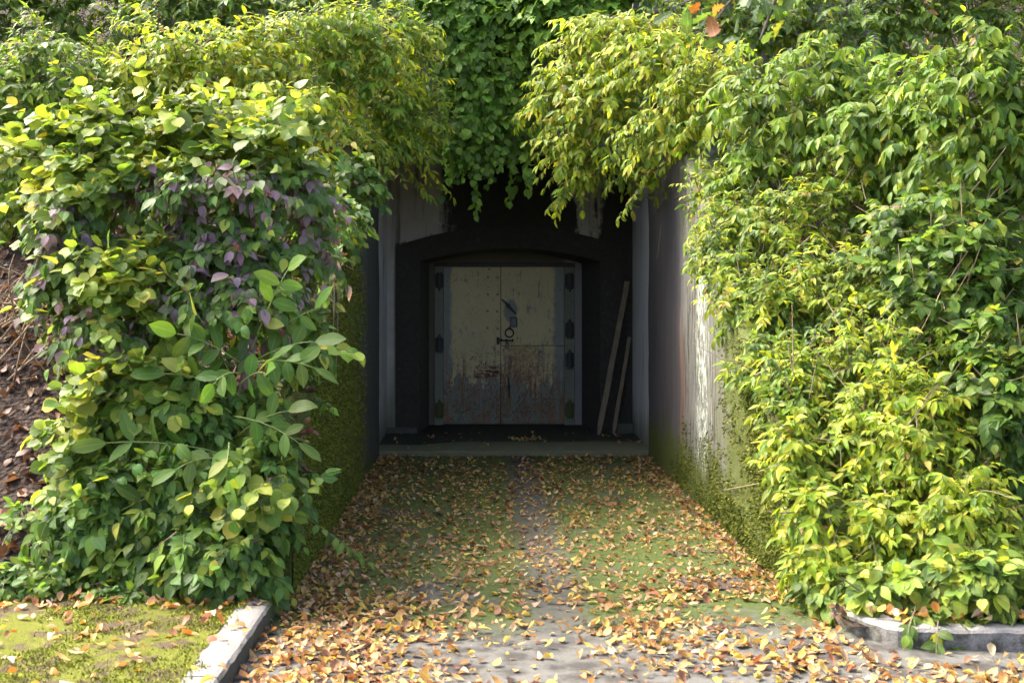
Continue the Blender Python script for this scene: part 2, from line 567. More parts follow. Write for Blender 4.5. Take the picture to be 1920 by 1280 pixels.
def mat_leaf(name, transl=0.50, rough=0.42, veins=8.0, dry=False, fine=True):
    n = NT(name)
    at_ = n.t.nodes.new('ShaderNodeAttribute')
    at_.attribute_name = 'tint'
    oi = n.t.nodes.new('ShaderNodeObjectInfo')
    base = n.mix(1.0, at_.outputs['Color'], oi.outputs['Color'], 'MULTIPLY')
    uv = n.t.nodes.new('ShaderNodeUVMap')
    sp = n.t.nodes.new('ShaderNodeSeparateXYZ')
    n.put(sp.inputs[0], uv.outputs[0])
    u = n.math('ABSOLUTE', n.math('SUBTRACT', sp.outputs[0], 0.5))
    rib = n.math('SUBTRACT', 1.0, n.step(u, 0.012, 0.05))
    ph = n.math('FRACT', n.mul(n.math('SUBTRACT', sp.outputs[1], n.mul(u, 0.75)), veins))
    sv = n.math('ABSOLUTE', n.math('SUBTRACT', ph, 0.5))
    side = n.math('SUBTRACT', 1.0, n.step(sv, 0.03, 0.12))
    v = n.math('MAXIMUM', rib, n.mul(side, 0.55))
    c = n.mix(n.mul(v, 0.55), base, n.mix(0.5, base, (0.34, 0.36, 0.14) if not dry else (0.18, 0.08, 0.03)))
    if fine: c = n.mix(n.mul(n.step(n.noise(38, 1, 0.65), 0.5, 0.8), 0.35), c, n.mix(1.0, c, (1.5, 1.2, 0.7) if not dry else (0.45, 0.4, 0.4), 'MULTIPLY'))
    if fine and not dry: n.bump(n.add(n.mul(sv, 0.6), n.mul(rib, -0.8)), 0.35, 0.004)
    n.done(c, rough, 0.22)
    tr = n.t.nodes.new('ShaderNodeBsdfTranslucent')
    n.put(tr.inputs['Color'], n.mix(1.0, c, (1.9, 1.75, 0.7) if not dry else (1.2, 1.0, 0.7), 'MULTIPLY'))
    mx = n.t.nodes.new('ShaderNodeMixShader')
    mx.inputs[0].default_value = transl
    n.t.links.new(n.bsdf.outputs[0], mx.inputs[1])
    n.t.links.new(tr.outputs[0], mx.inputs[2])
    n.t.links.new(mx.outputs[0], n.out.inputs['Surface'])
    return n.m


def mat_blade(name, a, b):
    n = NT(name)
    at_ = n.t.nodes.new('ShaderNodeAttribute')
    at_.attribute_name = 'tint'
    return n.done(at_.outputs['Color'], 0.9, 0.15)


M = dict(
    drive=mat_driveway(), apron=mat_apron(), soil=mat_soil(), verge=mat_verge(),
    wall_r=mat_wall_right(), wall_l=mat_wall_left(), side=mat_portal_side(), back=mat_back_wall(),
    black=mat_black_concrete(), reveal=mat_reveal(), jamb=mat_jamb(), lintel=mat_lintel(), door=mat_door(),
    frame=mat_flat('dull_green_frame_steel', (0.12, 0.125, 0.085), (0.20, 0.205, 0.14), 14),
    iron=mat_flat('dark_rusty_iron', (0.035, 0.032, 0.028), (0.085, 0.07, 0.055), 60, 0.6, 0.3),
    hinge=mat_flat('hinge_steel', (0.028, 0.029, 0.025), (0.065, 0.066, 0.055), 40, 0.65, 0.1),
    hingemoss=mat_flat('mossy_hinge', (0.06, 0.068, 0.018), (0.10, 0.108, 0.035), 40, 0.9),
    plate=mat_flat('grey_plate', (0.13, 0.14, 0.14), (0.18, 0.19, 0.19), 40, 0.5),
    brass=mat_flat('dull_lock_metal', (0.16, 0.14, 0.10), (0.24, 0.21, 0.15), 60, 0.5, 0.4),
    wood=mat_wood(), kerb=mat_kerb(),
    rubble=mat_flat('broken_concrete', (0.035, 0.036, 0.026), (0.10, 0.098, 0.075), 25, 0.95, 0, 0.8),
    leaf=mat_leaf('green_leaf', 0.5, 0.5, fine=False), broad=mat_leaf('broad_leaf', 0.45, 0.48, 10.0),
    dry=mat_leaf('dry_leaf', 0.25, 0.55, 9.0, True),
    bark=mat_flat('shrub_bark', (0.07, 0.05, 0.03), (0.17, 0.13, 0.085), 50, 0.9),
    twig=mat_flat('pale_twig', (0.16, 0.115, 0.065), (0.34, 0.26, 0.16), 50, 0.85),
    greenstem=mat_flat('green_stalk', (0.13, 0.17, 0.04), (0.20, 0.24, 0.06), 40, 0.6),
    trunk=mat_flat('tree_bark', (0.05, 0.042, 0.032), (0.13, 0.11, 0.085), 18, 0.95, 0, 0.9),
    moss=mat_blade('moss_tufts', None, None),
    cast=mat_flat('cast_iron_grate', (0.03, 0.025, 0.02), (0.08, 0.066, 0.052), 50, 0.8, 0.2),
)

# ================================================================ LARGE STRUCTURE
fr = np.linspace
xs = sorted(set([-60, -20, -8, -4] + list(np.round(fr(-1.2, 3.2, 60), 3)) + [6, 10, 30, 60]))
ys = sorted(set([-60, -20, -5, 1, 3] + list(np.round(fr(4.4, 12.0, 90), 3))))
o = grid_mesh(xs, ys, lambda x, y: (x, y, 0.006 * nz(x, y, 0, 1.5)), M['drive'], 'driveway')
tag(o, 'grey concrete driveway with moss patches leading to the steel door', 'driveway', kind='structure')

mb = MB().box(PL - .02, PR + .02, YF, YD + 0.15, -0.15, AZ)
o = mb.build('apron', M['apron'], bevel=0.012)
tag(o, 'raised damp concrete apron in front of the steel door', 'apron', kind='structure')

# wooded bank
hx = sorted(set(list(np.round(fr(-16, -1.25, 60), 3)) + [WL - 0.06] + list(fr(-0.7, 1.3, 10)) + [WR + 0.06] + list(np.round(fr(1.9, 16, 60), 3))))
hy = sorted(set([5.68, 5.9] + list(np.round(fr(6.2, 12.2, 46), 3)) + list(np.round(fr(12.35, 30, 40), 3))))


def keep_hill(x, y):
    if y < 6.2 and x < WR: return False
    return not (WL - 0.06 < x < WR + 0.06 and y < 12.3)


o = grid_mesh(hx, hy, lambda x, y: (x, y, hill(x, y)), M['soil'], 'hillside', keep=keep_hill)
tag(o, 'steep earth bank covered in leaf litter on both sides of the driveway', 'bank', kind='structure')

vx = list(np.round(fr(-9, -3, 14), 3)) + list(np.round(fr(-2.9, -1.115, 40), 3))
vy = [-20, -5, 0, 3] + list(np.round(fr(4.3, 6.58, 42), 3))
verge_z = lambda x, y: 0.098 + 0.012 * nz(x, y, 0, 3.0) + 0.006 * nz(x, y, 2, 11)
o = grid_mesh(vx, vy, lambda x, y: (x, y, verge_z(x, y)), M['verge'], 'mossy_verge')
tag(o, 'bright green mossy verge strewn with leaves behind the left kerb', 'verge', kind='structure')


# retaining walls
def wall_top(y):
    return 0.42 + 0.62 * (y - 6.35) if y < 10.1 else 0.42 + 0.62 * 3.75 + 0.05 * (y - 10.1)


def retaining(name, label, xin, sgn, y0, mat, moss_pal, moss_fn, nmoss):
    t = thing(name, label, 'wall', (xin, y0, 0))
    V, Q = [], []
    yy = fr(y0, YF, 70)
    nzs = 26
    for y in yy:
        T = wall_top(y) + 0.02 * nz(0, y, sgn, 4)
        for k in range(nzs):
            z = -0.1 + (T + 0.1) * k / (nzs - 1)
            V.append((xin + sgn * (0.012 * nz(y, z, sgn * 3, 2.2) + 0.006 * nz(y, z, 5, 9)), y, z))
        V.append((xin + sgn * 0.26, y, T - 0.01))
        V.append((xin + sgn * 0.26, y, -0.1))
    m = nzs + 2
    for j in range(len(yy) - 1):
        for k in range(m - 1):
            q = (j * m + k, j * m + k + 1, (j + 1) * m + k + 1, (j + 1) * m + k)
            Q.append(q if sgn < 0 else q[::-1])
    me = mesh_np('wall_face', V, Q, mat, base=t.location)
    link_mesh('wall_face', me, t)
    mb = MB()                                        # closed front end
    T = wall_top(y0)
    mb.box(xin + sgn * 0.004, xin + sgn * 0.258, y0 - 0.03, y0 + 0.004, -0.1, T)
    mb.build('wall_end', mat, t)
    # moss cushions: short blades on the face
    N = nmoss
    y = rng.uniform(y0, 10.6, N)
    z = rng.uniform(0, 1, N) ** 1.1
    T = np.array([wall_top(a) for a in y])
    z = z * T
    k = np.array([moss_fn(a, b) for a, b in zip(y, z)])
    ok = rng.random(N) < k
    y, z = y[ok], z[ok]
    n = len(y)
    L = rng.uniform(0.008, 0.022, n)
    wd = rng.uniform(0.004, 0.009, n)
    out = -sgn
    P = np.stack([np.full(n, xin + out * 0.001), y, z], 1)
    d = np.stack([out * np.abs(rng.normal(0.7, 0.2, n)), rng.normal(0, .4, n), rng.normal(-0.4, .5, n)], 1)
    d /= np.linalg.norm(d, axis=1)[:, None]
    s_ = np.stack([rng.normal(0, .3, n), rng.normal(0, 1, n), rng.normal(0, 1, n)], 1)
    s_ /= np.linalg.norm(s_, axis=1)[:, None]
    A, B, C = P - s_ * wd[:, None], P + s_ * wd[:, None], P + d * L[:, None]
    V = np.stack([A, B, C], 1).reshape(-1, 3)
    Q = np.arange(3 * n).reshape(-1, 3)
    a, b = np.array(moss_pal[0]), np.array(moss_pal[1])
    c = a + (b - a) * (rng.random((n, 1)) ** 1.3)
    me = mesh_np('moss', V, Q, M['moss'], colr=np.repeat(c, 3, 0), base=t.location)
    link_mesh('moss', me, t, 'stuff')
    return t


def moss_left(y, z):
    v = 1.4 - (y - 9.0) * 0.75 + 0.9 * nz(y, z, 0, 2.5) + 0.5 * nz(y, z, 4, 9)
    return max(0, min(1, v)) * (0.25 if z < 0.05 else 1)


def moss_right(y, z):
    v = max(1.5 - (y - 6.9) * 1.1, 1.55 - z * 2.9 - max(0, y - 9.8)) + 0.8 * nz(y, z, 9, 2.5) + 0.5 * nz(y, z, 4, 9)
    return max(0, min(1, v))


retaining('retaining_wall', 'moss-covered concrete retaining wall left of the driveway, behind the big leafy bush', WL, -1, 6.45,
          M['wall_l'], ((0.03, 0.045, 0.006), (0.15, 0.16, 0.015)), moss_left, 34000)
retaining('retaining_wall', 'concrete retaining wall right of the driveway with white lime streak and moss', WR, 1, 6.35,
          M['wall_r'], ((0.03, 0.048, 0.006), (0.14, 0.15, 0.016)), moss_right, 42000)

# portal
pt = thing('bunker_portal', 'concrete bunker entrance portal with black stained arch around the steel door', 'bunker', (0.31, YF, 0))
MB().box(PL - .30, PL, YF, YB + 0.9, -0.05, 3.3).build('side_wall', M['side'], pt, bevel=0.01)
MB().box(PR, PR + .30, YF, YB + 0.9, -0.05, 3.3).build('side_wall', M['side'], pt, bevel=0.01)
MB().box(-3.3, 3.9, YF + 0.02, YF + 0.30, ZL, 4.45).build('front_wall', M['lintel'], pt, bevel=0.015)
MB().box(PL - .6, PL - .303, YF + 0.02, YF + 0.3, 0, ZL - .003).build('front_pier', M['lintel'], pt)
MB().box(PR + .303, PR + .6, YF + 0.02, YF + 0.3, 0, ZL - .003).build('front_pier', M['lintel'], pt)
MB().box(PL + .002, PR - .002, YF - 0.04, YF + 0.017, ZL + .003, ZL + 0.06).build('drip_ledge', M['side'], pt, bevel=0.006)
MB().box(PL - .29, PR + .29, YD + .16, YD + .4, -0.05, 2.97).build('light_stop_slab', M['black'], pt)  # unseen slab added behind the door to stop light leaking round the frame
MB().box(PL, PR, YF + .303, YB + 0.9, 2.98, 3.28).build('ceiling_slab', M['lintel'], pt)


def arch(x0, x1, zb, zs, zc, n=22, flat=0.0):
    """outline from bottom left over the arch to bottom right"""
    p = [(x0, zb)]
    for i in range(7): p.append((x0, zb + (zs - zb) * (i + 1) / 7))
    for i in range(1, n):
        t = i / n
        p.append((x0 + (x1 - x0) * t, zs + (zc - zs) * (1 - (2 * t - 1) ** 2)))
    for i in range(7): p.append((x1, zs - (zs - zb) * i / 7))
    p.append((x1, zb))
    return p


IN = arch(-0.64, 1.275, 0.04, 1.862, 2.003)
OUT = arch(-0.895, 1.50, 0.04, 2.02, 2.235)
DIN = arch(-0.572, 1.14, 0.04, 1.855, 1.985)


def strip(name, A, ya, B, yb, mat, parent):
    mb = MB()
    n = len(A)
    mb.poly([(x, ya, z) for x, z in A] + [(x, yb, z) for x, z in B],
            [(i, i + 1, n + i + 1, n + i) for i in range(n - 1)])
    return mb.build(name, mat, parent)


# back wall: ring of quads from its border to the arch opening, finely cut for uneven plaster
RECT = []
for (x, z), (ox, oz) in zip(OUT, OUT):
    RECT.append((x, z))
n = len(OUT)
bw = MB()
border = []
for i, (x, z) in enumerate(OUT):
    if i <= 7: border.append((PL, z))
    elif i >= n - 8: border.append((PR, z))
    else: border.append((PL + (PR - PL) * (i - 7) / (n - 16 + 1), 3.0))
border[7] = (PL, OUT[7][1])
bw.poly([(x, YB, z) for x, z in OUT] + [(x, YB, z) for x, z in border],
        [(n + i, n + i + 1, i + 1, i) for i in range(n - 1)])
bw.poly([(PL, YB, OUT[7][1]), (PL, YB, 3.0), (border[8][0], YB, 3.0)], [(0, 1, 2)])
bw.poly([(PR, YB, OUT[n - 8][1]), (PR, YB, 3.0), (border[n - 9][0], YB, 3.0)], [(0, 1, 2)])
bw.build('back_wall', M['back'], pt)
# raised arch surround
A3 = MB()
yA = YB - 0.035
A3.poly([(x, yA, z) for x, z in IN] + [(x, yA, z) for x, z in OUT], [(n + i, n + i + 1, i + 1, i) for i in range(n - 1)])
A3.poly([(x, yA, z) for x, z in OUT] + [(x, YB + .01, z) for x, z in OUT], [(n + i, n + i + 1, i + 1, i) for i in range(n - 1)])
A3.build('arch_surround', M['black'], pt)
# two-stepped reveal
MID = [(0.5 * (a + c), 0.5 * (b + d)) for (a, b), (c, d) in zip(IN, DIN)]
strip('arch_reveal', IN, yA, MID, 13.95, M['reveal'], pt)
strip('arch_reveal', MID, 13.95, DIN, YD + .06, M['reveal'], pt)
# panel around the door frame (jambs and lunette)
jm = MB()
fx0, fx1, fz = -0.512, 1.062, 1.862
inner = []
for i, (x, z) in enumerate(DIN):
    if i <= 7: inner.append((fx0, min(z, fz)))
    elif i >= n - 8: inner.append((fx1, min(z, fz)))
    else: inner.append((fx0 + (fx1 - fx0) * (i - 7) / (n - 15), fz))
jm.poly([(x, YD + .03, z) for x, z in DIN] + [(x, YD + .03, z) for x, z in inner], [(i, i + 1, n + i + 1, n + i) for i in range(n - 1)])
jm.build('door_jamb', M['jamb'], pt)
# broken plinths at the foot of the back wall
for (x0, x1, h, dd) in ((PL + .004, -0.66, 0.06, 0.10), (1.42, PR - .004, 0.10, 0.10)):
    mb = MB().box(x0, x1, YB - dd, YB - .04, AZ - .01, AZ + h)
    mb.v = [(x + .02 * nz(x, z, 3, 9), y + .03 * nz(x, y, z, 7), z + .02 * nz(x, y, 0, 8)) for x, y, z in mb.v]
    mb.build('plinth', M['rubble'], pt, bevel=0.012)


# ---------------------------------------------------------------- kerbs
def kerb(name, label, path, width, h, side, stone, zoff=0.0):
    t = thing(name, label, 'kerb', path[0])
    pts = [Vector(p) for p in path]
    cum = [0]
    for a, b in zip(pts, pts[1:]): cum.append(cum[-1] + (b - a).length)

    def P(s):
        s = max(0, min(cum[-1], s))
        for i in range(len(pts) - 1):
            if s <= cum[i + 1] + 1e-9:
                return pts[i].lerp(pts[i + 1], (s - cum[i]) / (cum[i + 1] - cum[i]))
        return pts[-1]
    s = 0.0
    while s < cum[-1] - 0.05:
        e = min(s + stone, cum[-1])
        mb = MB()
        ns = max(4, int((e - s) / 0.05))
        prof = [(0.006, -0.06), (0.0, h * .82), (0.012, h * .95), (0.03, h), (width * .5, h + .003), (width - .01, h - .002), (width, h * .9), (width, -0.06)]
        for i in range(ns + 1):
            ss = s + 0.004 + (e - s - 0.008) * i / ns
            p = P(ss)
            d = (P(ss + .06) - P(ss - .06))
            nrm = Vector((d.y, -d.x, 0)).normalized() * side
            for (a, z) in prof:
                a2 = a + 0.005 * nz(p.x, p.y, z * 3, 9) + 0.003 * nz(p.x, p.y, z * 5, 40)
                q = p + nrm * a2
                mb.v.append((q.x, q.y, z + 0.006 * nz(q.x, q.y, a, 18)))
        k = len(prof)
        for i in range(ns):
            for j in range(k - 1):
                q = (i * k + j, i * k + j + 1, (i + 1) * k + j + 1, (i + 1) * k + j)
                mb.f.append(q if side < 0 else q[::-1])
        mb.f.append(tuple(range(k))[::-1] if side < 0 else tuple(range(k)))
        mb.f.append(tuple(ns * k + j for j in range(k)) if side < 0 else tuple(ns * k + j for j in range(k))[::-1])
        mb.build('kerb_stone', M['kerb'], t)
        s = e
    return t


kerb('kerb', 'straight pale concrete kerb edging the mossy verge on the left', [(-0.975, 6.12, 0), (-0.985, 2.0, 0)], 0.15, 0.10, 1, 1.3)
cr = [(1.60, 6.33, 0), (1.615, 6.1, 0), (1.65, 5.90, 0), (1.70, 5.74, 0), (1.745, 5.64, 0)]
for a in fr(0, 1, 6)[1:]:
    cr.append((1.745 + 0.11 * a, 5.64 - 0.10 * math.sin(a * math.pi / 2), 0))
cr += [(2.3, 5.52, 0), (5.5, 5.49, 0)]
kerb('kerb', 'grey curved concrete kerb around the shrub bed on the right', cr, 0.14, 0.09, -1, 2.4)

# ================================================================ DOOR
dt = thing('steel_door', 'old double steel door with peeling beige paint and rust', 'door', (0.27, YD, AZ))
MB().box(-0.508, -0.408, YD + .0, YD + .10, AZ, 1.818).build('frame_post', M['frame'], dt, bevel=0.006)
MB().box(0.945, 1.058, YD + .0, YD + .10, AZ, 1.818).build('frame_post', M['frame'], dt, bevel=0.006)
MB().box(-0.508, 1.058, YD - .01, YD + .10, 1.8215, 1.858).build('frame_head', M['iron'], dt, bevel=0.006)
ld = MB().box(-0.405, 0.230, YD + .015, YD + .07, AZ + .012, 1.816).build('door_leaf', M['door'], dt, bevel=0.005)
rd = MB().box(0.2355, 0.942, YD + .010, YD + .07, 0.940, 1.816).build('door_leaf', M['door'], dt, bevel=0.005)
rl = MB().box(0.2355, 0.942, YD + .010, YD + .07, AZ + .012, 0.935).build('door_leaf', M['door'], dt, bevel=0.005)
MB().box(-0.50, 1.05, YD + .075, YD + .09, AZ, 1.82).build('door_back', M['iron'], dt)


def dp(px, py, off=0.0):
    p = at(px, py, YD)
    return Vector((p.x, YD - off, p.z))


def hinge(px, py, h, mossy=False, knob=1):
    c = dp(px, py, 0.035)
    m = M['hingemoss'] if mossy else M['hinge']
    hb = MB()
    hb.tube([c + Vector((0, 0, -h / 2)), c + Vector((0, 0, -h * .22))], 0.037, n=14)
    b = hb.build('hinge', m, dt, smooth=False)
    MB().tube([c + Vector((0, 0, -h * .20)), c + Vector((0, 0, h * .42)), c + Vector((0, 0, h * .5))], 0.034, 0.030, n=14).build('hinge_barrel', m, b)
    MB().tube([c + Vector((0, 0, knob * h * .5)), c + Vector((0, 0, knob * (h * .5 + .03)))], 0.013, n=8).build('hinge_pin', m, b)
    MB().box(c.x - .05, c.x + .05, YD - .012, YD - .0005, c.z - h * .42, c.z + h * .42).build('hinge_plate', m, b, bevel=0.004)


for py, ms, k in ((526, 0, -1), (646, 0, 1), (768, 1, 1)): hinge(824, py, 0.17, ms, k)
for py, ms, k in ((527, 0, -1), (618, 0, 1), (675, 0, 1), (768, 1, 1)): hinge(1068, py, 0.18, ms, k)


def lever(p0, pc, p1, name):
    c = dp(*pc, 0.02)
    hub = MB().tube([c + Vector((0, .014, 0)), c + Vector((0, -.028, 0))], 0.023, 0.018, n=12).build(name, M['iron'], dt)
    for e in (p0, p1):
        MB().tube([c + Vector((0, -.016, 0)), dp(*e, 0.045), ], 0.013, 0.007, n=8).build('lever_arm', M['iron'], hub)


lever((941, 561), (953.5, 573), (967, 588), 'lever')
lever((952, 706), (954, 725), (955, 745), 'lever')
# inspection slot plate
p = dp(963, 604)
a = MB()
a.box(p.x - .040, p.x + .040, YD + .002, YD + .009, p.z - .056, p.z + .056)
a.build('inspection_flap', M['iron'], dt, bevel=0.003)
MB().box(p.x - .030, p.x + .030, YD - .004, YD + .0015, p.z - .046, p.z + .046).build('flap_plate', M['plate'], dt, bevel=0.003)
# ring
p = dp(955, 624, 0.018)
rg = MB()
ring = [p + Vector((0.046 * math.cos(t), 0, 0.046 * math.sin(t))) for t in fr(0, 2 * math.pi, 25)]
rgo = rg.tube(ring, 0.008, n=8, cap=False).build('pull_ring', M['iron'], dt, smooth=True)
MB().tube([p + Vector((0, .012, 0.058)), p + Vector((0, -.012, 0.052))], 0.012, n=8).build('ring_mount', M['iron'], rgo)
# sliding bolt and padlock
a, b = dp(932, 638, 0.022), dp(963, 638, 0.022)
bo = MB().tube([a, b], 0.008, n=8).build('bolt', M['iron'], dt)
for px in (933, 940, 949, 961):
    q = dp(px, 638, 0.022)
    MB().tube([q + Vector((-.008, 0, 0)), q + Vector((.008, 0, 0))], 0.017, n=8).build('bolt_keeper', M['iron'], bo)
MB().box(dp(931, 0).x, dp(936, 0).x, YD - .03, YD + .010, dp(0, 645).z, dp(0, 632).z).build('bolt_bracket', M['iron'], bo, bevel=.003)
q = dp(950.5, 650, 0.03)
pl = MB().box(q.x - .021, q.x + .021, q.y - .012, q.y + .010, q.z - .022, q.z + .018).build('padlock', M['brass'], dt, bevel=0.005)
sh = [q + Vector((0.013 * math.cos(t), 0, 0.018 + 0.030 * math.sin(t))) for t in fr(0, math.pi, 9)]
MB().tube(sh, 0.005, n=6).build('shackle', M['iron'], pl)
# keyhole plate
p = dp(957, 673.5)
kp = MB().box(p.x - .014, p.x + .014, YD - .001, YD + .0095, p.z - .038, p.z + .038).build('keyhole_plate', M['plate'], dt, bevel=0.003)
MB().tube([p + Vector((0, .0, .012)), p + Vector((0, -.0025, .012))], 0.007, n=8).build('keyhole', M['iron'], kp)
# screws
for px, py in ((915, 520), (933, 520), (915, 552), (933, 552), (914, 583), (932, 584), (914, 615), (933, 616), (917, 505)):
    q = dp(px, py)
    MB().tube([q + Vector((0, .0148, 0)), q + Vector((0, .010, 0))], 0.013, 0.011, n=10).build('screw', M['brass'], dt)
# thin raised weld seam on the left leaf
MB().box(0.005, 0.011, YD + .012, YD + .0148, 0.10, 0.62).build('weld_seam', M['plate'], ld)

# ================================================================ SMALL BUILT THINGS
def plank(label, b, tp, wd, th, zjag):
    b, tp = Vector(b), Vector(tp)
    t = thing('wooden_plank', label, 'plank', b, 'planks leaning in the portal')
    d = (tp - b).normalized()
    s = d.cross(Vector((0, 1, 0))).normalized()
    f = s.cross(d)
    mb = MB()
    for i in range(13):
        p = b.lerp(tp, i / 12) + f * (0.006 * math.sin(i * .5)) + s * (.006 * nz(i, zjag, 0, .4))
        ww = wd * (1 - .12 * i / 12)
        if i == 0: ww *= 0.45
        for a, c in ((-1, -1), (1, -1), (1, 1), (-1, 1)):
            mb.v.append(tuple(p + s * (a * ww / 2 + .003 * nz(i, a, zjag, 2)) + f * (c * th / 2)))
        if i:
            k = (i - 1) * 4
            for j in range(4):
                mb.f.append((k + j, k + (j + 1) % 4, k + 4 + (j + 1) % 4, k + 4 + j))
    mb.f.append((3, 2, 1, 0))
    mb.f.append((48, 49, 50, 51))
    mb.build('board', M['wood'], t)


def pp(px, py, Y): return at(px, py, Y)


b0 = pp(1122, 816, 13.28); b0.z = AZ + .005
plank('long weathered grey-brown plank leaning against the right side of the arch', b0, pp(1176, 528, 13.51), 0.058, 0.024, 1)
b1 = pp(1150, 808, 13.40); b1.z = AZ + .005
plank('shorter dark plank leaning beside the longer one in the portal corner', b1, pp(1180.5, 632, 13.55), 0.040, 0.020, 5)

# drain grate
g0, g1 = Vector((1.04, 6.62, 0)), Vector((1.40, 6.90, 0))
gt = thing('drain_grate', 'rusty cast iron drain grate half hidden by fallen leaves', 'grate', (1.22, 6.76, 0))
fm = MB()
fm.box(g0.x, g1.x, g0.y, g0.y + .025, -.02, .012).box(g0.x, g1.x, g1.y - .025, g1.y, -.02, .012)
fm.box(g0.x, g0.x + .025, g0.y + .025, g1.y - .025, -.02, .012).box(g1.x - .025, g1.x, g0.y + .025, g1.y - .025, -.02, .012)
fm.build('grate_frame', M['cast'], gt)
MB().box(g0.x + .025, g1.x - .025, g0.y + .025, g1.y - .025, 0.0065, 0.0075).build('pit_shade_plate', M['black'], gt)  # thin dark plate, its colour stands in for the shade below the bars
for i in range(7):
    x = g0.x + .05 + i * 0.0435
    MB().poly([(x - .012, g0.y + .025, .008), (x + .012, g0.y + .025, .008), (x + .012, g1.y - .025, .008), (x - .012, g1.y - .025, .008),
               (x - .010, g0.y + .025, .0135), (x + .010, g0.y + .025, .0135), (x + .010, g1.y - .025, .0135), (x - .010, g1.y - .025, .0135)],
              [(4, 5, 6, 7), (0, 1, 5, 4), (1, 2, 6, 5), (2, 3, 7, 6), (3, 0, 4, 7)]).build('bar', M['cast'], gt)

# ================================================================ VEGETATION
def template(kind, droop, fold, curl=0.0, seed=0):
    """leaf along +Y, length 1, face +Z; returns verts, quads, uv"""
    rr = random.Random(seed)
    prof = {
        'lance': [(0, .01), (.20, .135), (.46, .185), (.76, .115), (1, .006)],
        'ovate': [(0, .012), (.10, .16), (.30, .275), (.55, .26), (.80, .12), (.93, .035), (1, .005)],
        'leaflet': [(0, .012), (.07, .08), (.2, .175), (.4, .235), (.6, .235), (.78, .165), (.92, .065), (1, .006)],
        'hazel': [(0, .03), (.06, .23), (.18, .36), (.22, .34), (.38, .44), (.42, .41), (.58, .44), (.62, .39), (.76, .33), (.80, .27), (.90, .10), (1, .006)],
        'bramble': [(0, .012), (.08, .14), (.12, .14), (.24, .27), (.28, .25), (.42, .32), (.46, .29), (.60, .29), (.64, .25), (.78, .17), (.90, .07), (1, .005)],
        'round': [(0, .03), (.10, .27), (.36, .42), (.64, .35), (.86, .16), (1, .006)],
        'oak': [(0, .02), (.08, .05), (.18, .17), (.25, .09), (.38, .26), (.46, .13), (.60, .32), (.68, .17), (.82, .25), (.92, .16), (1, .03)],
        'maple': [(0, .03), (.05, .30), (.12, .42), (.20, .26), (.26, .22), (.38, .48), (.50, .40), (.58, .20), (.72, .22), (.84, .10), (1, .005)],
        'dry': [(0, .015), (.1, .12), (.28, .26), (.5, .30), (.7, .235), (.88, .10), (1, .006)],
    }[kind]
    V, Q, U = [], [], []
    for i, (v, wd) in enumerate(prof):
        # droop: bend the midrib downwards along a circle
        a = droop * v
        if abs(droop) > 1e-3:
            y, z = math.sin(a) / droop, -(1 - math.cos(a)) / droop
        else:
            y, z = v, 0
        wv = 0.05 * math.sin(v * 9 + seed) * (1 if kind != 'dry' else 2.2)
        for sgn in (-1, 0, 1):
            up = abs(sgn) * wd * (math.sin(fold) + wv * sgn + curl * wd * 2.2)
            x = sgn * wd * math.cos(fold)
            V.append((x, y - math.sin(a) * 0 , z + up))
            U.append((0.5 + sgn * 0.5, v))
    for i in range(len(prof) - 1):
        for k in range(2):
            Q.append((i * 3 + k, i * 3 + k + 1, (i + 1) * 3 + k + 1, (i + 1) * 3 + k))
    return np.array(V, np.float32), np.array(Q, np.int32), np.array(U, np.float32)


TPL = {}
for kind, ds in {'lance': (.5, .9, 1.3, .2), 'ovate': (.4, .8, 1.1, .1), 'leaflet': (.3, .6, .9, .1), 'hazel': (.3, .6, .9, .1), 'bramble': (.3, .6, .8, .1),
                 'round': (.2, .5, .8, .1), 'oak': (.3, .7, 1.0), 'maple': (.3, .6, .9), 'dry': (.1, .7, -.9, 1.5, -.4, -1.7)}.items():
    TPL[kind] = []
    for i, d in enumerate(ds):
        fold = 0.32 if kind in ('lance',) else 0.18
        curl = 0.0
        if kind == 'dry':
            fold = (0.1, 0.5, 0.3, -0.4, 0.7, 0.1)[i]
            curl = (0.3, 0.9, -0.2, 0.2, 0.5, 1.1)[i]
        TPL[kind].append(template(kind, d, fold, curl, i + 1))
SHARED = {}


def shared_leaf(kind, i, mat, wide=1.0):
    key = (kind, i, mat.name)
    if key not in SHARED:
        V, Q, U = TPL[kind][i]
        SHARED[key] = mesh_np('leaf_' + kind, V, Q, mat, uv=U, colr=np.ones(3))
    return SHARED[key]


def unit(a):
    return a / np.maximum(1e-9, np.linalg.norm(a, axis=1))[:, None]


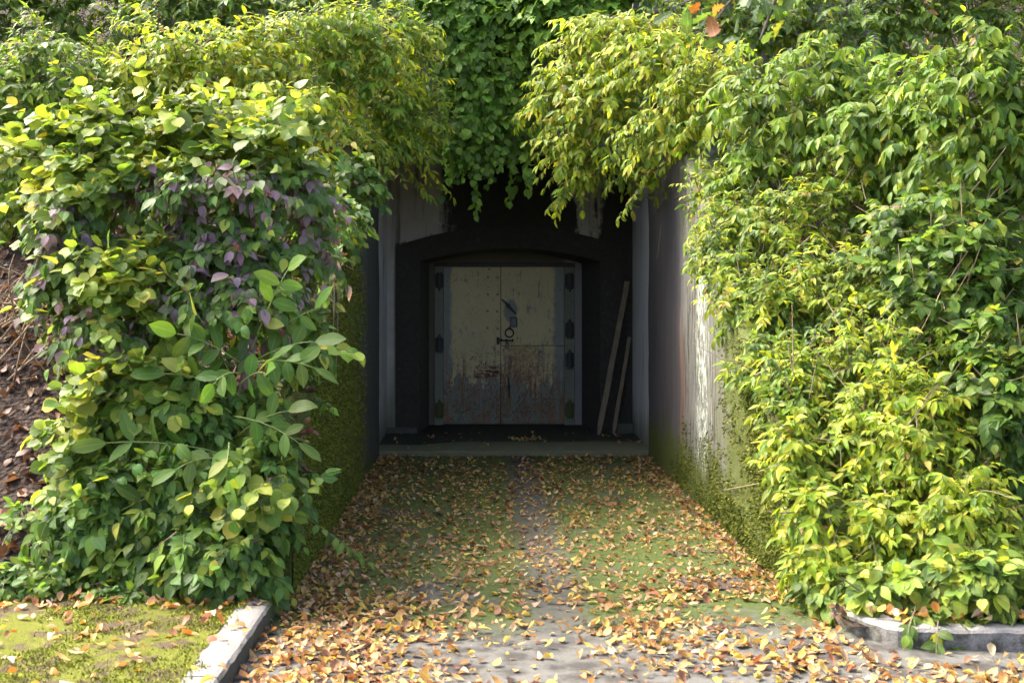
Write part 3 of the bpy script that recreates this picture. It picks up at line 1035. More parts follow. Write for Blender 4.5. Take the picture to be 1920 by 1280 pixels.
class Leaves:
    """arrays of leaves: position, axis, normal, length, width factor, colour, template"""
    def __init__(s, kind, mat):
        s.kind, s.mat = kind, mat
        s.P, s.A, s.N, s.L, s.C, s.T = [], [], [], [], [], []

    def add(s, P, A, N, L, C, T=None):
        s.P.append(P); s.A.append(A); s.N.append(N); s.L.append(L); s.C.append(C)
        s.T.append(T if T is not None else rng.integers(0, len(TPL[s.kind]), len(P)))

    def fin(s):
        s.P = np.concatenate(s.P); s.A = unit(np.concatenate(s.A)); s.N = np.concatenate(s.N)
        s.L = np.concatenate(s.L); s.C = np.concatenate(s.C); s.T = np.concatenate(s.T)
        s.X = unit(np.cross(s.A, s.N))
        s.Z = np.cross(s.X, s.A)
        s.W = rng.uniform(0.85, 1.15, len(s.L))
        return s

    def mesh(s, name, idx, base):
        Vs, Qs, Us, Cs, off = [], [], [], [], 0
        for ti in range(len(TPL[s.kind])):
            k = idx[s.T[idx] == ti]
            if len(k) == 0: continue
            V, Q, U = TPL[s.kind][ti]
            L = s.L[k][:, None, None]
            W = s.W[k][:, None, None]
            G = (s.X[k][:, None, :] * V[None, :, 0:1] * W + s.A[k][:, None, :] * V[None, :, 1:2] + s.Z[k][:, None, :] * V[None, :, 2:3]) * L + s.P[k][:, None, :]
            nv = len(V)
            Vs.append(G.reshape(-1, 3))
            Qs.append((Q[None] + (off + np.arange(len(k)) * nv)[:, None, None]).reshape(-1, 4))
            Us.append(np.tile(U, (len(k), 1)))
            Cs.append(np.repeat(s.C[k], nv, 0))
            off += nv * len(k)
        return mesh_np(name, np.concatenate(Vs), np.concatenate(Qs), s.mat, uv=np.concatenate(Us), colr=np.concatenate(Cs), base=base)

    def single(s, i, name, parent, base):
        o = bpy.data.objects.new(name, shared_leaf(s.kind, int(s.T[i]), s.mat))
        col.objects.link(o)
        m = Matrix.Identity(4)
        L, W = float(s.L[i]), float(s.W[i])
        for r in range(3):
            m[r][0] = s.X[i][r] * L * W
            m[r][1] = s.A[i][r] * L
            m[r][2] = s.Z[i][r] * L
            m[r][3] = s.P[i][r] - base[r]
        if parent is not None: o.parent = parent
        o.matrix_local = m
        o.color = (*[float(c) for c in s.C[i]], 1)
        return o


PAL = {
    'yg':     [((.24, .14, .06), .18), ((.15, .22, .018), 6), ((.22, .28, .022), 6), ((.31, .33, .03), 3), ((.42, .38, .06), .6), ((.085, .16, .02), 4)],
    'yellow': [((.17, .25, .018), 6), ((.25, .31, .026), 6), ((.38, .37, .045), 1.8), ((.55, .46, .12), .4), ((.10, .17, .02), 4)],
    'green':  [((.22, .13, .06), .12), ((.065, .13, .016), 6), ((.105, .18, .02), 6), ((.16, .22, .024), 4), ((.30, .30, .04), .5), ((.035, .08, .018), 3)],
    'fresh':  [((.10, .19, .018), 5), ((.14, .22, .02), 5), ((.20, .26, .024), 2), ((.08, .15, .018), 3)],
    'dark':   [((.05, .11, .018), 5), ((.075, .145, .022), 5), ((.11, .19, .025), 2), ((.30, .30, .05), .3)],
    'cool':   [((.065, .145, .03), 5), ((.09, .18, .032), 5), ((.13, .22, .03), 4), ((.05, .10, .02), 2), ((.28, .32, .04), .5)],
    'hazel':  [((.10, .17, .025), 4), ((.17, .24, .03), 4), ((.28, .33, .045), 2), ((.42, .40, .06), .8), ((.07, .13, .03), 3)],
    'purple': [((.19, .125, .165), 2.6), ((.25, .175, .215), 2.2), ((.09, .16, .04), 4), ((.075, .14, .035), 4), ((.12, .14, .08), 2), ((.12, .05, .05), .8)],
    'wall':   [((.085, .175, .022), 6), ((.12, .225, .026), 5), ((.16, .27, .03), 3), ((.055, .12, .018), 2)],
    'bramb':  [((.12, .19, .025), 5), ((.20, .27, .035), 4), ((.32, .36, .06), 1.5), ((.07, .13, .025), 3)],
    'oak':    [((.04, .085, .03), 5), ((.06, .11, .03), 4), ((.25, .10, .03), .7), ((.12, .15, .02), 1)],
    'fall':   [((.42, .24, .09), 5), ((.45, .18, .04), 4), ((.50, .33, .16), 4), ((.22, .10, .045), 3), ((.52, .38, .06), 2.0), ((.60, .48, .32), 2), ((.28, .09, .035), .4)],
    'fallfar': [((.40, .26, .10), 6), ((.36, .185, .06), 3.0), ((.46, .35, .07), 3), ((.20, .10, .05), 2.5), ((.48, .36, .20), 2.4), ((.30, .11, .045), .3)],
    'litter': [((.10, .055, .032), 5), ((.14, .075, .04), 4), ((.055, .035, .022), 5), ((.26, .17, .09), 1.0), ((.36, .28, .18), .4)],
}


def colours(pal, n, jit=0.12):
    cs = np.array([c for c, _ in PAL[pal]])
    ws = np.array([w_ for _, w_ in PAL[pal]])
    i = rng.choice(len(cs), n, p=ws / ws.sum())
    return np.clip(cs[i] * rng.normal(1, jit, (n, 1)) * rng.normal(1, 0.05, (n, 3)), 0.004, 0.8)


def tubes_np(S, D, L, droop, r, segs=2):
    """many thin 3-sided curved twigs -> verts, quads"""
    n = len(S)
    t = fr(0, 1, segs + 1)
    C = S[:, None, :] + D[:, None, :] * (L[:, None, None] * t[None, :, None])
    C[:, :, 2] -= droop[:, None] * L[:, None] * (t ** 2)[None]
    a = unit(np.cross(D, np.tile([[.2, .3, .93]], (n, 1))))
    b = np.cross(D, a)
    ring = []
    for k in range(3):
        th = 2 * math.pi * k / 3
        ring.append(C + (a * math.cos(th) + b * math.sin(th))[:, None, :] * (r[:, None, None] * (1 - .6 * t)[None, :, None]))
    V = np.stack(ring, 2).reshape(-1, 3)
    m = (segs + 1) * 3
    q = []
    for i in range(segs):
        for k in range(3):
            q.append((i * 3 + k, i * 3 + (k + 1) % 3, (i + 1) * 3 + (k + 1) % 3, (i + 1) * 3 + k))
    Q = (np.array(q)[None] + (np.arange(n) * m)[:, None, None]).reshape(-1, 4)
    return V, Q


SHRUBS = []
LS = {'lance': .63, 'ovate': .80, 'hazel': .74, 'round': .85, 'bramble': .85, 'maple': .9}


def E(px, py, Y, rxp, ryp, ry, wgt=1.0):
    c = at(px, py, Y)
    return (np.array(c), np.array([rxp * Y / F, ry, ryp * Y / F]), wgt * (rxp * ryp) ** 1.0)


def shrub(name, label, cat, base, ells, ntwig, tl, kind, ll, pal, group=None, droop=.35, leafdroop=.35, gap=.05, spread=1.0,
          mat='leaf', twigmat='bark', pal2=None, nstem=6, singles=200, up=.25, bias=(0, -.35, 0), stemr=.016, ldens=1.0, strands=(), tri=False, bare=0):
    bx, by = base[:2]
    ls = LS.get(kind, 1.0)
    ll = (ll[0] * ls, ll[1] * ls * 1.05)
    gap, ntwig, tl = gap * (.5 + .5 * ls), int(ntwig * (1.0 + 1.5 * (1 - ls))), tl * .95
    bz = base[2] if len(base) > 2 else hill(bx, by)
    t = thing(name, label, cat, (bx, by, bz - .02), group)
    wts = np.array([e[2] for e in ells])
    wts = wts / wts.sum()
    n = ntwig
    ei = rng.choice(len(ells), n, p=wts)
    cen = np.array([ells[i][0] for i in ei])
    rad = np.array([ells[i][1] for i in ei])
    o = rng.normal(0, 1, (n, 3))
    o[:, 1] -= 0.75
    o[:, 2] += 0.25
    o = unit(o)
    rr = rng.uniform(0.45, 1.0, n) ** 0.6
    # lumpy outline
    lump = 1 + 0.34 * np.array([mnoise.noise(Vector(v * 2.8 + c)) for v, c in zip(o, cen)])
    S = cen + o * rad * (rr * lump)[:, None]
    L = tl * rng.uniform(.6, 1.25, n) * np.where(rng.random(n) < .13, 1.75, 1)
    D = unit(o * np.array([1, .6, .8]) + np.array(bias) + np.array([0, 0, up]) + rng.normal(0, .38, (n, 3)))
    S = S - D * (L * 0.75)[:, None]
    dr = droop * rng.uniform(.5, 1.4, n)
    for (p0, p1) in strands:                          # hand-laid hanging or reaching shoots
        p0, p1 = np.array(p0), np.array(p1)
        S = np.vstack([S, p0]); d = p1 - p0
        L = np.append(L, np.linalg.norm(d)); D = np.vstack([D, d / np.linalg.norm(d)]); dr = np.append(dr, 0.05)
        cen = np.vstack([cen, p0 - d])
    n = len(S)
    lv = Leaves(kind, M[mat])
    nl = np.maximum(2, (L / gap).astype(int))
    mx = nl.max()
    # per-twig colour drift
    tcol = rng.normal(1, .12, (n, 1))
    tsz = np.clip(rng.normal(1, .17, n), .6, 1.45)
    usepal2 = rng.random(n) < (0.4 if pal2 else 0)
    for j in range(mx):
        a = np.where((nl > j) & (rng.random(n) < ldens))[0]
        if len(a) == 0: continue
        tt = (0.18 + 0.82 * (j + 1) / nl[a])
        P = S[a] + D[a] * (L[a] * tt)[:, None]
        P[:, 2] -= dr[a] * L[a] * tt ** 2
        tang = D[a].copy()
        tang[:, 2] -= 2 * dr[a] * tt
        tang = unit(tang)
        sd = unit(np.cross(tang, np.tile([[0, 0, 1.0]], (len(a), 1))) + rng.normal(0, .25, (len(a), 3)))
        for sg in (-1, 1):
            last = (j == nl[a] - 1)
            ax = unit(tang * np.where(last, 1.1, .55)[:, None] + sg * sd * np.where(last, .35, .8)[:, None] + rng.normal(0, .22, (len(a), 3))
                      + np.array([0, 0, -1]) * (leafdroop * rng.uniform(.3, 1.6, len(a)))[:, None])
            outw = unit(P - cen[a])
            nr = unit(np.array([0, 0, 1.0]) * .9 + outw * .55 + np.array([-.1, -.35, 0]) + rng.normal(0, .35, (len(a), 3)))
            LL = rng.uniform(ll[0], ll[1], len(a)) * np.where(tt < .4, .85, 1) * tsz[a]
            C = colours(pal, len(a))
            if pal2:
                C2 = colours(pal2, len(a))
                C = np.where(usepal2[a][:, None], C2, C)
            C = C * tcol[a]
            lv.add(P.copy(), ax, nr, LL, C)
            if tri and sg == 1:
                lv.add(P.copy(), unit(tang + np.array([0, 0, -leafdroop])), nr, LL * 1.1, C)
    lv.fin()
    # twigs
    V, Q = tubes_np(S, D, L, dr, np.full(n, .0035) * rng.uniform(.7, 1.4, n))
    me = mesh_np('twigs', V, Q, M[twigmat], base=t.location)
    link_mesh('twigs', me, t, 'stuff')
    if bare:
        k = rng.choice(n, bare)
        Db = unit(D[k] + rng.normal(0, .6, (bare, 3)))
        V, Q = tubes_np(S[k] + D[k] * (L[k] * .45)[:, None], Db, L[k] * rng.uniform(.6, 1.3, bare), rng.normal(0, .25, bare), np.full(bare, .005))
        link_mesh('dead_twigs', mesh_np('dead_twigs', V, Q, M['twig'], base=t.location), t, 'stuff')
    # stems from the base to spread twig bases
    B = Vector((bx, by, bz - .05))
    for i in range(nstem):
        e = ells[i % len(ells)]
        tgt = Vector(e[0] + rng.normal(0, .35, 3) * e[1])
        mid = B.lerp(tgt, .5) + Vector((rng.normal(0, .10), rng.normal(.05, .06), .12))
        b2 = B + Vector((rng.normal(0, .08), rng.normal(0, .05), 0))
        pts = [b2.lerp(mid, k / 4).lerp(mid.lerp(tgt, k / 4), k / 4) for k in range(5)]
        MB().tube(pts, stemr * rng.uniform(.7, 1.2), stemr * .3, n=6).build('stem', M['bark'], t, smooth=True)
    SHRUBS.append((t, lv, singles, B))
    return t


GL, GR = 'shrubs growing on the left bank', 'shrubs growing on the right bank'
BK = 'shrubs above the portal'
# --- background along the top
shrub('background_shrub', 'dark green shrub in the top left corner behind the others', 'shrub', (-4.4, 12.6),
      [E(90, 20, 12.2, 240, 130, .7), E(380, 20, 11.6, 200, 90, .4), E(640, 0, 11.7, 130, 60, .3)], 620, .40, 'lance', (.11, .16), 'green', BK, singles=80, pal2='dark')
shrub('background_shrub', 'dark green maple shrub hanging over the portal wall at the top centre', 'shrub', (.1, 12.8),
      [E(880, 20, 12.0, 170, 80, .35), E(1080, 20, 11.8, 150, 80, .35)], 420, .32, 'maple', (.10, .15), 'wall', BK, singles=120, mat='broad', up=.1)
shrub('background_shrub', 'shady green shrub at the top right behind the tall hedge', 'shrub', (3.6, 12.8),
      [E(1400, 40, 11.5, 230, 100, .5), E(1720, 30, 11.0, 260, 110, .6)], 560, .38, 'lance', (.11, .15), 'green', BK, singles=80, pal2='dark')
# --- left bank
shrub('spindle_shrub', 'light green drooping shrub at the far left above the dead twigs', 'shrub', (-3.6, 10.6),
      [E(100, 190, 10.1, 190, 150, .7), E(60, 350, 9.6, 110, 100, .5)], 420, .36, 'lance', (.11, .15), 'green', GL, pal2='fresh', singles=160)
shrub('spindle_shrub', 'yellow-green shrub rising behind the hazel bush on the left', 'shrub', (-2.1, 10.7),
      [E(400, 140, 10.3, 220, 120, .7), E(520, 230, 10.0, 150, 110, .6), E(260, 200, 10.1, 130, 110, .5)], 560, .36, 'lance', (.11, .15), 'yg', GL, singles=200, pal2='yellow')
shrub('spindle_shrub', 'yellowing shrub drooping over the left edge of the portal opening', 'shrub', (-1.45, 11.3),
      [E(660, 130, 10.8, 130, 140, .6), E(730, 220, 11.0, 100, 90, .5), E(640, 290, 10.4, 90, 80, .45), E(600, 60, 10.6, 150, 60, .5), E(740, 90, 11.1, 90, 90, .4), E(785, 200, 11.2, 60, 80, .3)], 680, .36, 'lance', (.10, .14), 'yg', GL,
      singles=200, pal2='fresh',
      strands=[(at(760, 255, 11.1), at(845, 215, 11.0)), (at(770, 270, 11.1), at(830, 300, 11.0)), (at(740, 290, 11.2), at(812, 372, 11.1)), (at(780, 290, 11.2), at(850, 365, 11.2)), (at(690, 300, 10.8), at(670, 385, 10.2))])
shrub('hazel_bush', 'hazel bush with broad rounded sunlit leaves in the left foreground', 'shrub', (-1.75, 7.55),
      [E(210, 270, 7.5, 110, 95, .45, 1.4), E(380, 235, 7.6, 120, 70, .4, 1.4), E(510, 275, 7.4, 100, 80, .4, 1.4), E(190, 350, 7.3, 130, 120, .45), E(440, 330, 7.4, 170, 80, .45), E(90, 300, 7.5, 80, 90, .35), E(230, 560, 6.9, 150, 130, .35), E(280, 720, 6.7, 150, 70, .3), E(460, 920, 6.3, 100, 70, .25, .9), E(150, 830, 6.6, 60, 120, .25)],
      430, .34, 'hazel', (.085, .125), 'hazel', GL, mat='broad', gap=.075, droop=.15, leafdroop=.22, up=.30, nstem=10, singles=290,
      strands=[(at(100, 470, 7.1), at(10, 450, 7.0)), (at(200, 280, 7.4), at(85, 80, 7.4)), (at(500, 260, 7.3), at(600, 180, 7.2)), (at(560, 640, 6.8), at(665, 655, 6.6)), (at(300, 280, 7.4), at(260, 120, 7.4)), (at(400, 260, 7.4), at(380, 150, 7.3)), (at(520, 280, 7.4), at(560, 160, 7.4)), (at(150, 300, 7.4), at(30, 190, 7.3)), (at(450, 270, 7.3), at(480, 180, 7.2)), (at(240, 280, 7.3), at(150, 170, 7.2))])
shrub('dogwood_bush', 'dogwood bush with purple autumn leaves mixed into the left foliage', 'shrub', (-1.55, 7.7),
      [E(440, 480, 7.2, 190, 110, .4), E(140, 470, 7.1, 80, 150, .35), E(590, 420, 7.5, 60, 110, .35), E(190, 620, 6.85, 110, 60, .25), E(400, 350, 7.1, 190, 50, .3, 1.4), E(560, 330, 7.4, 60, 60, .3), E(420, 560, 6.85, 170, 60, .25, 1.4)],
      680, .24, 'ovate', (.075, .105), 'purple', GL, mat='broad', gap=.05, leafdroop=.85, nstem=8, singles=290, pal2='cool')
shrub('dogwood_bush', 'low green dogwood bush at the foot of the left foliage', 'shrub', (-1.5, 6.6),
      [E(330, 800, 6.75, 240, 120, .3), E(330, 930, 6.5, 230, 130, .3), E(400, 1045, 6.2, 130, 75, .25, 1.3), E(180, 960, 6.4, 100, 110, .25), E(510, 920, 6.5, 45, 150, .2, 1.4), E(300, 1040, 6.3, 150, 80, .2), E(565, 640, 7.3, 45, 120, .2, 1.2), E(665, 330, 9.6, 50, 55, .3, 2), E(640, 400, 8.9, 45, 60, .25, 2.2), E(600, 490, 8.3, 35, 60, .2, 1.6)],
      1100, .23, 'ovate', (.075, .11), 'cool', GL, mat='broad', gap=.048, leafdroop=.5, nstem=9, singles=300, pal2='green',
      strands=[(at(560, 960, 6.3), at(690, 1045, 6.2)), (at(540, 960, 6.3), at(610, 880, 6.25))])
shrub('bramble_patch', 'low leafy bramble patch at the back edge of the mossy verge', 'bramble', (-2.5, 6.35),
      [E(70, 1085, 6.2, 120, 50, .2), E(230, 1110, 6.1, 90, 30, .15, 1.3), E(370, 1125, 6.05, 90, 18, .12), E(50, 960, 6.9, 50, 30, .2, .6)], 260, .15, 'bramble', (.05, .08), 'cool', GL,
      mat='broad', gap=.05, nstem=4, singles=180, stemr=.006, leafdroop=.2, pal2='green')
# --- climber on the portal wall
shrub('climbing_vine', 'dark green climbing vine hanging over the portal lintel', 'vine', (.05, 11.93, 4.3),
      [E(880, 120, 11.75, 150, 110, .18), E(880, 230, 11.7, 110, 80, .18), E(930, 190, 11.75, 120, 110, .18)], 620, .26, 'round', (.065, .10), 'wall', BK,
      mat='broad', gap=.055, droop=.5, leafdroop=.45, up=-.3, nstem=6, singles=260, stemr=.01,
      strands=[(at(885, 260, 11.6), at(893, 397, 11.5)), (at(860, 250, 11.6), at(868, 330, 11.5)), (at(965, 250, 11.6), at(955, 372, 11.5)), (at(985, 250, 11.6), at(990, 350, 11.5)), (at(915, 250, 11.6), at(920, 330, 11.5)),
               (at(840, 260, 11.6), at(842, 330, 11.5)), (at(940, 250, 11.6), at(938, 310, 11.5))])
# --- right bank
shrub('spindle_shrub', 'yellow-green shrub drooping over the right edge of the portal opening', 'shrub', (1.95, 11.4),
      [E(1130, 190, 10.9, 110, 110, .5), E(1070, 270, 11.0, 60, 70, .35), E(1040, 180, 11.1, 60, 80, .3), E(1240, 110, 10.6, 130, 80, .55), E(1250, 240, 10.3, 110, 75, .45), E(1180, 290, 10.8, 80, 45, .35), E(1170, 70, 11.0, 150, 70, .45), E(1340, 170, 10.0, 110, 100, .45)], 820, .36, 'lance', (.10, .145), 'yellow', GR,
      singles=260, pal2='yg', bias=(-.35, -.3, -.1), droop=.45, leafdroop=.5,
      strands=[(at(1110, 300, 10.8), at(1028, 385, 10.7)), (at(1130, 320, 10.8), at(1050, 350, 10.7)), (at(1230, 300, 10.4), at(1160, 405, 10.2)), (at(1190, 310, 10.6), at(1140, 345, 10.5)), (at(1290, 270, 10.1), at(1230, 320, 10)), (at(1080, 230, 10.9), at(990, 260, 10.8))])
shrub('large_leaf_shrub', 'tall green shrub with long leaves in the upper right', 'shrub', (3.1, 9.4),
      [E(1520, 200, 9.2, 210, 140, .6), E(1680, 260, 8.7, 190, 160, .6), E(1830, 250, 8.0, 150, 220, .5), E(1450, 300, 9.3, 120, 90, .5)], 700, .36, 'lance', (.12, .165), 'green', GR,
      singles=280, pal2='fresh', nstem=10, leafdroop=.6, droop=.4)
shrub('privet_shrub', 'yellow-green hedge shrub overhanging the white-streaked wall on the right', 'shrub', (2.25, 8.6),
      [E(1420, 430, 9.0, 110, 110, .45), E(1500, 560, 8.3, 130, 130, .45), E(1560, 440, 8.6, 190, 160, .4), E(1640, 560, 7.9, 170, 140, .35), E(1700, 700, 7.2, 150, 140, .35), E(1335, 345, 9.5, 65, 55, .35, 2.5), E(1375, 405, 9.0, 60, 50, .3, 2.5), E(1368, 500, 8.5, 45, 42, .25, 3.5), E(1435, 560, 8.0, 60, 55, .3, 2.5), E(1480, 700, 7.3, 55, 60, .3, 2.5), E(1350, 450, 8.9, 60, 50, .3, 2.5), E(1400, 555, 8.2, 65, 60, .3, 2.5), E(1440, 670, 7.6, 70, 65, .25, 2.5), E(1490, 770, 7.1, 60, 70, .25, 2.5), E(1600, 690, 7.6, 140, 130, .45)], 1700, .28, 'lance', (.075, .115), 'yg', GR,
      singles=300, pal2='green', nstem=14, gap=.04, bare=170)
shrub('privet_shrub', 'darker green hedge shrub with bare twigs at the right edge', 'shrub', (2.75, 7.4),
      [E(1790, 560, 7.4, 150, 150, .4), E(1870, 780, 6.8, 90, 200, .4), E(1760, 430, 7.7, 140, 90, .4)], 560, .28, 'ovate', (.075, .11), 'green', GR,
      singles=260, nstem=10, gap=.045, bare=110, pal2='dark')
shrub('privet_shrub', 'sunny yellow-green shrub in the lower right above the curved kerb', 'shrub', (2.15, 6.75),
      [E(1560, 830, 7.2, 120, 130, .4), E(1690, 830, 6.8, 150, 150, .4), E(1640, 980, 6.6, 140, 110, .4), E(1780, 960, 6.4, 130, 120, .4), E(1490, 850, 6.8, 45, 70, .2, 2.5), E(1510, 950, 6.5, 40, 70, .2, 2.5), E(1540, 1040, 6.3, 50, 60, .2, 2.5)], 1200, .26, 'lance', (.075, .12), 'yellow', GR,
      singles=300, nstem=14, gap=.042, bare=90, pal2='yg')
shrub('bramble_patch', 'pale green bramble spilling over the right kerb', 'bramble', (2.2, 6.0),
      [E(1830, 1080, 5.85, 120, 70, .2), E(1660, 1090, 5.95, 90, 45, .2), E(1770, 1160, 5.7, 80, 25, .1, 1.4), E(1550, 1100, 6.15, 40, 40, .1, 1.2)], 330, .18, 'bramble', (.06, .10), 'bramb', GR,
      mat='broad', gap=.07, nstem=5, singles=220, stemr=.007, leafdroop=.4, tri=True, strands=[(at(1760, 1150, 5.6), at(1755, 1225, 5.45)), (at(1720, 1130, 5.7), at(1700, 1185, 5.5))])

# --- walnut sapling with compound leaves
wt = thing('walnut_sapling', 'walnut sapling with large compound leaves in front of the left bush', 'sapling', (-1.25, 6.7, hill(-1.25, 6.7)))
MBt = MB()
wb = Vector((-1.25, 6.72, hill(-1.25, 6.7) - .05))
stem_pts = [wb, at(430, 900, 6.75), at(440, 760, 6.7), at(470, 660, 6.65)]
MBt.tube(stem_pts, .016, .008, n=8).build('stem', M['bark'], wt, smooth=True)
WLV = Leaves('leaflet', M['broad'])
wl = []
specs = [((470, 660), (540, 505), 6.45, 7, 90), ((450, 680), (330, 625), 6.4, 7, 100), ((450, 700), (400, 720), 6.3, 5, 85), ((470, 680), (590, 690), 6.4, 7, 95),
         ((430, 800), (170, 745), 6.5, 7, 90), ((440, 820), (540, 770), 6.45, 5, 90), ((420, 850), (200, 830), 6.4, 7, 105), ((430, 830), (425, 900), 6.3, 7, 85),
         ((420, 890), (220, 960), 6.45, 7, 95), ((420, 860), (330, 880), 6.35, 5, 90), ((470, 680), (590, 640), 6.5, 5, 95), ((440, 720), (370, 590), 6.5, 5, 90),
         ((450, 720), (500, 700), 6.4, 5, 95), ((430, 900), (460, 970), 6.4, 5, 85),
         ((470, 660), (590, 580), 6.55, 7, 85), ((450, 740), (310, 700), 6.45, 7, 90), ((440, 780), (560, 830), 6.45, 7, 85), ((420, 900), (290, 1010), 6.45, 7, 80), ((430, 860), (170, 900), 6.5, 7, 80), ((430, 760), (200, 690), 6.6, 5, 80)]
for (b_, e_, Y, nlf, sz) in specs:
    Y -= .05 + max(0, e_[1] - 600) * .0009
    p0, p1 = at(*b_, Y + .28), at(*e_, Y + .13)
    md = p0.lerp(p1, .55) + Vector((0, 0, .05))
    pts = [p0.lerp(md, k / 5).lerp(md.lerp(p1, k / 5), k / 5) for k in range(6)]
    lf = MB().tube(pts, .004, .002, n=6).build('leaf', M['greenstem'], wt, smooth=True)
    d = (p1 - p0).normalized()
    sd = d.cross(Vector((.1, -1, .35))).normalized()
    npair = (nlf - 1) // 2
    cc = np.array([.075, .155, .022]) * rng.uniform(.8, 1.35)
    L0 = sz * .60 * Y / F
    for k in range(npair + 1):
        tt = .30 + .70 * k / npair
        q = p0.lerp(md, tt).lerp(md.lerp(p1, tt), tt)
        dirs = [d * 1.0 + Vector((0, 0, -.2))] if k == npair else [d * .55 + sd * .85 + Vector((0, 0, -.3)), d * .55 - sd * .85 + Vector((0, 0, -.3))]
        for dv in dirs:
            dv = (dv + Vector(rng.normal(0, .24, 3))).normalized()
            nv = Vector((-.15, -.70, .55)) + Vector(rng.normal(0, .38, 3))
            c = np.clip(cc * rng.normal(1, .08, 3), .01, .6)
            if rng.random() < .05: c = np.array([.22, .26, .05])
            wl.append((lf, q, dv, nv, L0 * (1.15 if k == npair else 1) * rng.uniform(.82, 1.1), c))
for lf, q, dv, nv, L, c in wl:
    WLV.add(np.array([q]), np.array([dv]), np.array([nv]), np.array([L]), np.array([c]))
WLV.fin()
for i, it in enumerate(wl):
    WLV.single(i, 'leaflet', it[0], wt.location)

# --- dead twig thicket at the far left
dtw = thing('dead_shrub', 'tangle of bare dead twigs on the bank at the far left', 'dead shrub', (-2.95, 8.5, hill(-2.95, 8.5)))
for i in range(46):
    a = at(rng.uniform(-40, 150), rng.uniform(600, 760), rng.uniform(7.9, 8.7))
    a.z = hill(a.x, a.y)
    b = at(rng.uniform(-20, 150), rng.uniform(440, 640), rng.uniform(7.6, 8.6))
    m_ = a.lerp(b, .5) + Vector((rng.normal(0, .12), rng.normal(0, .08), .1))
    pts = [a.lerp(m_, k / 5).lerp(m_.lerp(b, k / 5), k / 5) for k in range(6)]
    MB().tube(pts, .0075 * rng.uniform(.6, 1.3), .003, n=5).build('stem', M['twig'], dtw, smooth=True)
# --- thin hanging stems in front of the mossy wall
hv = thing('hanging_vine', 'thin bare vine stems hanging down the mossy left wall', 'vine', at(625, 400, 8.3), None)
for (a, b, Y) in (((622, 440), (634, 660), 8.0), ((605, 490), (640, 600), 8.1), ((640, 450), (630, 700), 8.2)):
    p0, p1 = at(*a, Y), at(*b, Y)
    p0.x = min(p0.x, WL + .02)
    p1.x = WL + .02
    m_ = p0.lerp(p1, .5) + Vector((.03, 0, .02))
    MB().tube([p0.lerp(m_, k / 6).lerp(m_.lerp(p1, k / 6), k / 6) for k in range(7)], .004, .0025, n=5).build('stem', M['twig'], hv, smooth=True)
hv2 = thing('hanging_vine', 'thin bare creeper stem hanging beside the grey portal edge on the right', 'vine', at(1240, 330, 11.2), None)
MB().tube([at(1243, 340, 11.2), at(1242, 400, 11.2), at(1234, 470, 11.2), at(1231, 485, 11.2)], .005, .003, n=5).build('stem', M['twig'], hv2, smooth=True)
MB().tube([at(1300, 330, 10.5), at(1265, 345, 10.6), at(1225, 400, 10.9)], .005, .003, n=5).build('stem', M['twig'], hv2, smooth=True)


# --- trees whose crowns shade the place
def tree(name, label, base, height, crown, nleaf, kind, pal, ll, trunk_r, limbs=14, low=None, single_low=0):
    bx, by, bz = base
    t = thing(name, label, 'tree', (bx, by, bz - .1))
    top = Vector((bx + .2, by, bz + height))
    pts = [Vector((bx, by, bz - .1)).lerp(top, k / 7) + Vector((.12 * nz(k, bx, 0, .7), .12 * nz(k, by, 4, .7), 0)) for k in range(8)]
    MB().tube(pts, trunk_r, trunk_r * .3, n=12).build('trunk', M['trunk'], t, smooth=True)
    lv = Leaves(kind, M['broad'])
    tips = []
    for i in range(limbs):
        c, r = crown[i % len(crown)]
        o = unit(rng.normal(0, 1, (1, 3)))[0]
        e = Vector(c) + Vector(o * np.array(r) * .8)
        s0 = pts[3 + i % 4]
        md = s0.lerp(e, .5) + Vector((0, 0, .4))
        MB().tube([s0.lerp(md, k / 6).lerp(md.lerp(e, k / 6), k / 6) for k in range(7)], trunk_r * .32, .012, n=7).build('limb', M['trunk'], t, smooth=True)
        tips.append(e)
    cr = rng.choice(len(crown), nleaf)
    C = np.array([crown[i][0] for i in cr])
    Rr = np.array([crown[i][1] for i in cr])
    # clumped positions
    nc = 130
    cc = [rng.integers(0, len(crown)) for _ in range(nc)]
    O = unit(rng.normal(0, 1, (nc, 3))) * (rng.random((nc, 1)) ** .4)
    K = np.array([crown[i][0] for i in cc]) + O * np.array([crown[i][1] for i in cc])
    ki = rng.integers(0, nc, nleaf)
    P = K[ki] + rng.normal(0, .27, (nleaf, 3)) * np.array([1.2, 1.2, .6])
    A = unit(rng.normal(0, 1, (nleaf, 3)) + np.array([0, 0, -.3]))
    N_ = unit(rng.normal(0, .5, (nleaf, 3)) + np.array([0, 0, 1]))
    lv.add(P, A, N_, rng.uniform(ll[0], ll[1], nleaf), colours(pal, nleaf))
    ns = 0
    if low:
        for (p0, p1, k) in low:
            p0, p1 = np.array(p0), np.array(p1)
            MB().tube([Vector(pts[4]), Vector(p0) + Vector((0.3, 0, .5)), Vector(p0), Vector(p1)], .03, .005, n=6).build('limb', M['trunk'], t, smooth=True)
            q = p0 + (p1 - p0) * rng.random((k, 1)) + rng.normal(0, .06, (k, 3))
            lv.add(q, unit(rng.normal(0, .7, (k, 3)) + np.array([-.2, 0, -.4])), unit(rng.normal(0, .5, (k, 3)) + np.array([0, -.4, .8])), rng.uniform(ll[0], ll[1], k), colours(pal, k))
            ns += k
    lv.fin()
    SHRUBS.append((t, lv, 90 if low else 0, Vector((bx, by, bz))))
    return t


